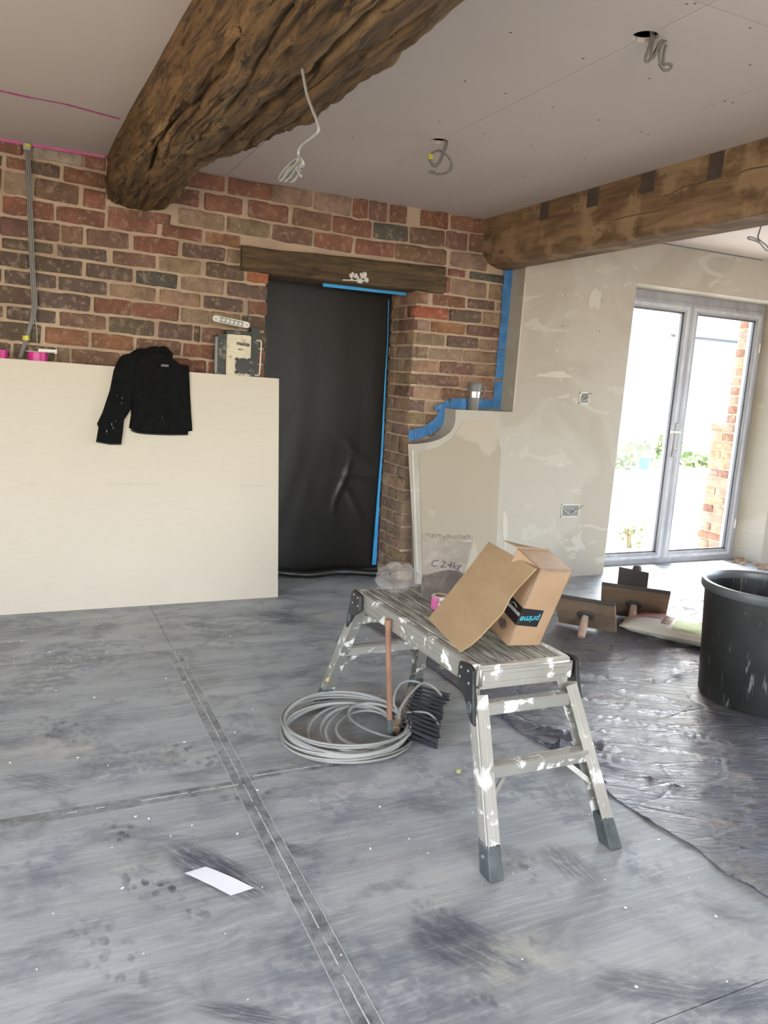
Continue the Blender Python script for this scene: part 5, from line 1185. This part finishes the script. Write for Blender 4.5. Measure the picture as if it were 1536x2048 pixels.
# ================================================================== TUB, HAWKS, SACK
TC = Vector((2.80,2.165,.004)); o = thing('mixing_tub', 'large black plastic mixing tub streaked with plaster at the right edge', 'tub', TC)
H_, r0, r1 = .495, .212, .238
q = MB(); q.lathe([(0,0),(r0-.01,0),(r0,.012),(r0+(r1-r0)*.5,H_*.5),(r1,H_-.03),(r1-.006,H_-.03),(r0-.006,.02),(r0-.02,.012),(0,.012)], TC, 64); part('tub_body', q, M['tub'], o, smooth=40)
q = MB(); q.lathe([(r1-.007,H_-.034),(r1+.010,H_-.036),(r1+.016,H_-.026),(r1+.016,H_-.008),(r1+.012,H_),(r1-.002,H_+.001),(r1-.008,H_-.008),(r1-.007,H_-.034)], TC, 64); part('tub_rim', q, M['tubrim'], o, smooth=50)
def hawk(label, base, wdir, size, hl):
    wd = Vector((wdir[0],wdir[1],0)).normalized(); fw = Vector((wd.y,-wd.x,0));  b = Vector((base[0],base[1],.004))
    if fw.dot(-b) < 0: fw = -fw
    th = math.atan2(size/2, hl); up_ = fw*math.sin(th)+Vector((0,0,math.cos(th))); n_ = fw*math.cos(th)-Vector((0,0,math.sin(th)))
    o = thing('plasterers_hawk', label, 'hawk', b); ctr = b+up_*size/2+Vector((0,0,.006))
    q = MB(); P4 = [ctr+wd*a*size/2+up_*c_*size/2 for a, c_ in ((-1,-1),(1,-1),(1,1),(-1,1))]
    q.add(P4+[p-n_*.014 for p in P4], [(3,2,1,0),(4,5,6,7),(0,1,5,4),(1,2,6,5),(2,3,7,6),(3,0,4,7)]); part('hawk_board', q, M['hawk'], o, bevel=.002)
    q = MB(); q.bar(ctr+up_*size/2-wd*size/2-n_*.007, ctr+up_*size/2+wd*size/2-n_*.007, .018, .006, up_); part('board_edge', q, M['hawk_edge'], o, label='dark worn upper edge')
    Mr = Matrix((wd, n_.cross(wd), n_)).transposed(); q = MB(); q.lathe([(0,0),(.042,0),(.044,.004),(.040,.010),(0,.012)], ctr, 28, Mr); part('hand_guard', q, M['hawk_edge'], o, smooth=40)
    q = MB(); q.lathe([(.017,.008),(.019,.03),(.021,hl*.6),(.020,hl-.012),(.016,hl-.006),(0,hl-.006)], ctr, 18, Mr); part('handle', q, M['handle_wood'], o, smooth=40)
hawk("plasterer's hawk with wooden handle, nearer and left of the pair on the dust sheet", (2.703,3.118), (.665,-.747), .30, .135)
hawk("larger plasterer's hawk with wooden handle, behind and right of the nearer one", (3.085,3.20), (.72,-.69), .345, .15)
c_ = at(1253,1205,1,3.40); bz = .16
o = thing('plastering_float', 'dark plastering float with a round knob standing up behind the larger hawk', 'float', (3.20,3.36,.004))
wd = Vector((.8,-.6,0)); q = MB(); a = Vector((3.245,3.395,.004)); q.add([a+wd*x+Vector((0,0,z)) +Vector((.6,.8,0))*y for y in (0,.012) for x, z in ((-.085,0),(.085,0),(.085,.215),(-.085,.232))], [(3,2,1,0),(4,5,6,7),(0,1,5,4),(1,2,6,5),(2,3,7,6),(3,0,4,7)]); part('blade', q, M['hawk_edge'], o, bevel=.002)
q = MB(); q.lathe([(0,-.026),(.018,-.020),(.027,0),(.020,.020),(0,.027)], a+wd*.018+Vector((.6,.8,0))*.02+Vector((0,0,.225)), 18); part('knob', q, M['hawk_edge'], o, smooth=60)
# sack
SCt = Vector((at(1356,1258,2,.05).x, at(1356,1258,2,.05).y, .003)); ux = Vector((.72,-.10,0)).normalized(); ux = (Vector((3.36,2.80,0))-Vector((3.12,3.14,0))).normalized(); uy = Vector((-ux.y,ux.x,0))
o = thing('plaster_sack', 'cream paper plaster sack with pink and green print lying partly behind the tub', 'sack', SCt)
def sk(u, v, s): e = (1-abs(u)**3.2)*(1-abs(v)**3.2); return SCt+ux*(u*.27)+uy*(v*.155)+Vector((0,0,.045+s*.043*max(0,e)**.55+ (.006*mn.noise(Vector((u*4,v*4,s))))*(e > .05)))
q = MB(); n = 26; vs = [sk(-1+2*i/n, -1+2*j/n, s) for s in (1,-1) for i in range(n+1) for j in range(n+1)]; h_ = (n+1)**2
q.add(vs, [(s*h_+i*(n+1)+j, s*h_+i*(n+1)+j+1, s*h_+(i+1)*(n+1)+j+1, s*h_+(i+1)*(n+1)+j) for s in (0,1) for i in range(n) for j in range(n)])
part('sack_paper', q, M['sack'], o, smooth=60)
def patch(name, u0, u1, v0, v1, mat, lift=.0012):
    q = MB(); n = 12; vs = [sk(u0+(u1-u0)*i/n, v0+(v1-v0)*j/n, 1)+Vector((0,0,lift)) for i in range(n+1) for j in range(n+1)]; q.add(vs, [(i*(n+1)+j, i*(n+1)+j+1, (i+1)*(n+1)+j+1, (i+1)*(n+1)+j) for i in range(n) for j in range(n)]); part(name, q, M[mat], o, smooth=60)
patch('pink_panel', -.92, -.30, -.1, .85, 'sack_pink'); patch('pink_panel', .35, .92, .15, .85, 'sack_pink'); patch('green_panel', -.05, .60, -.80, .10, 'sack_green'); patch('pale_panel', -.28, -.10, -.55, .35, 'hawk')
# paper on the floor, crumb
P4 = [at(x, y, 2, .0015) for x, y in ((369,1746),(411,1733),(508,1776),(462,1791))]
q = MB(); vs = []
for i in range(9):
    for j in range(4): f_, g = i/8, j/3; p = P4[0].lerp(P4[3], f_).lerp(P4[1].lerp(P4[2], f_), g); p.z += .003*math.sin(f_*math.pi)*(.5+.5*g)+.0012*abs(mn.noise(Vector((i*.7,j,0)))); vs.append(p)
q.add(vs, [(i*4+j, i*4+j+1, (i+1)*4+j+1, (i+1)*4+j) for i in range(8) for j in range(3)]); q.add([v+Vector((0,0,-.0006)) for v in vs], [(i*4+j, (i+1)*4+j, (i+1)*4+j+1, i*4+j+1) for i in range(8) for j in range(3)])
single('paper_sheet', q, M['paper'], (.42,1.73,0), 'oblong sheet of white paper lying on the dusty floor', 'paper', smooth=60)
c_ = at(917,1546,2,0); q = MB(); q.lathe([(0,0),(.008,.002),(.009,.009),(.004,.014),(0,.015)], c_, 10); single('foam_crumb', q, M['foam'], c_, 'small yellowish foam crumb on the floor left of the near platform leg', 'debris', smooth=60)
print('bricks', NB[0])
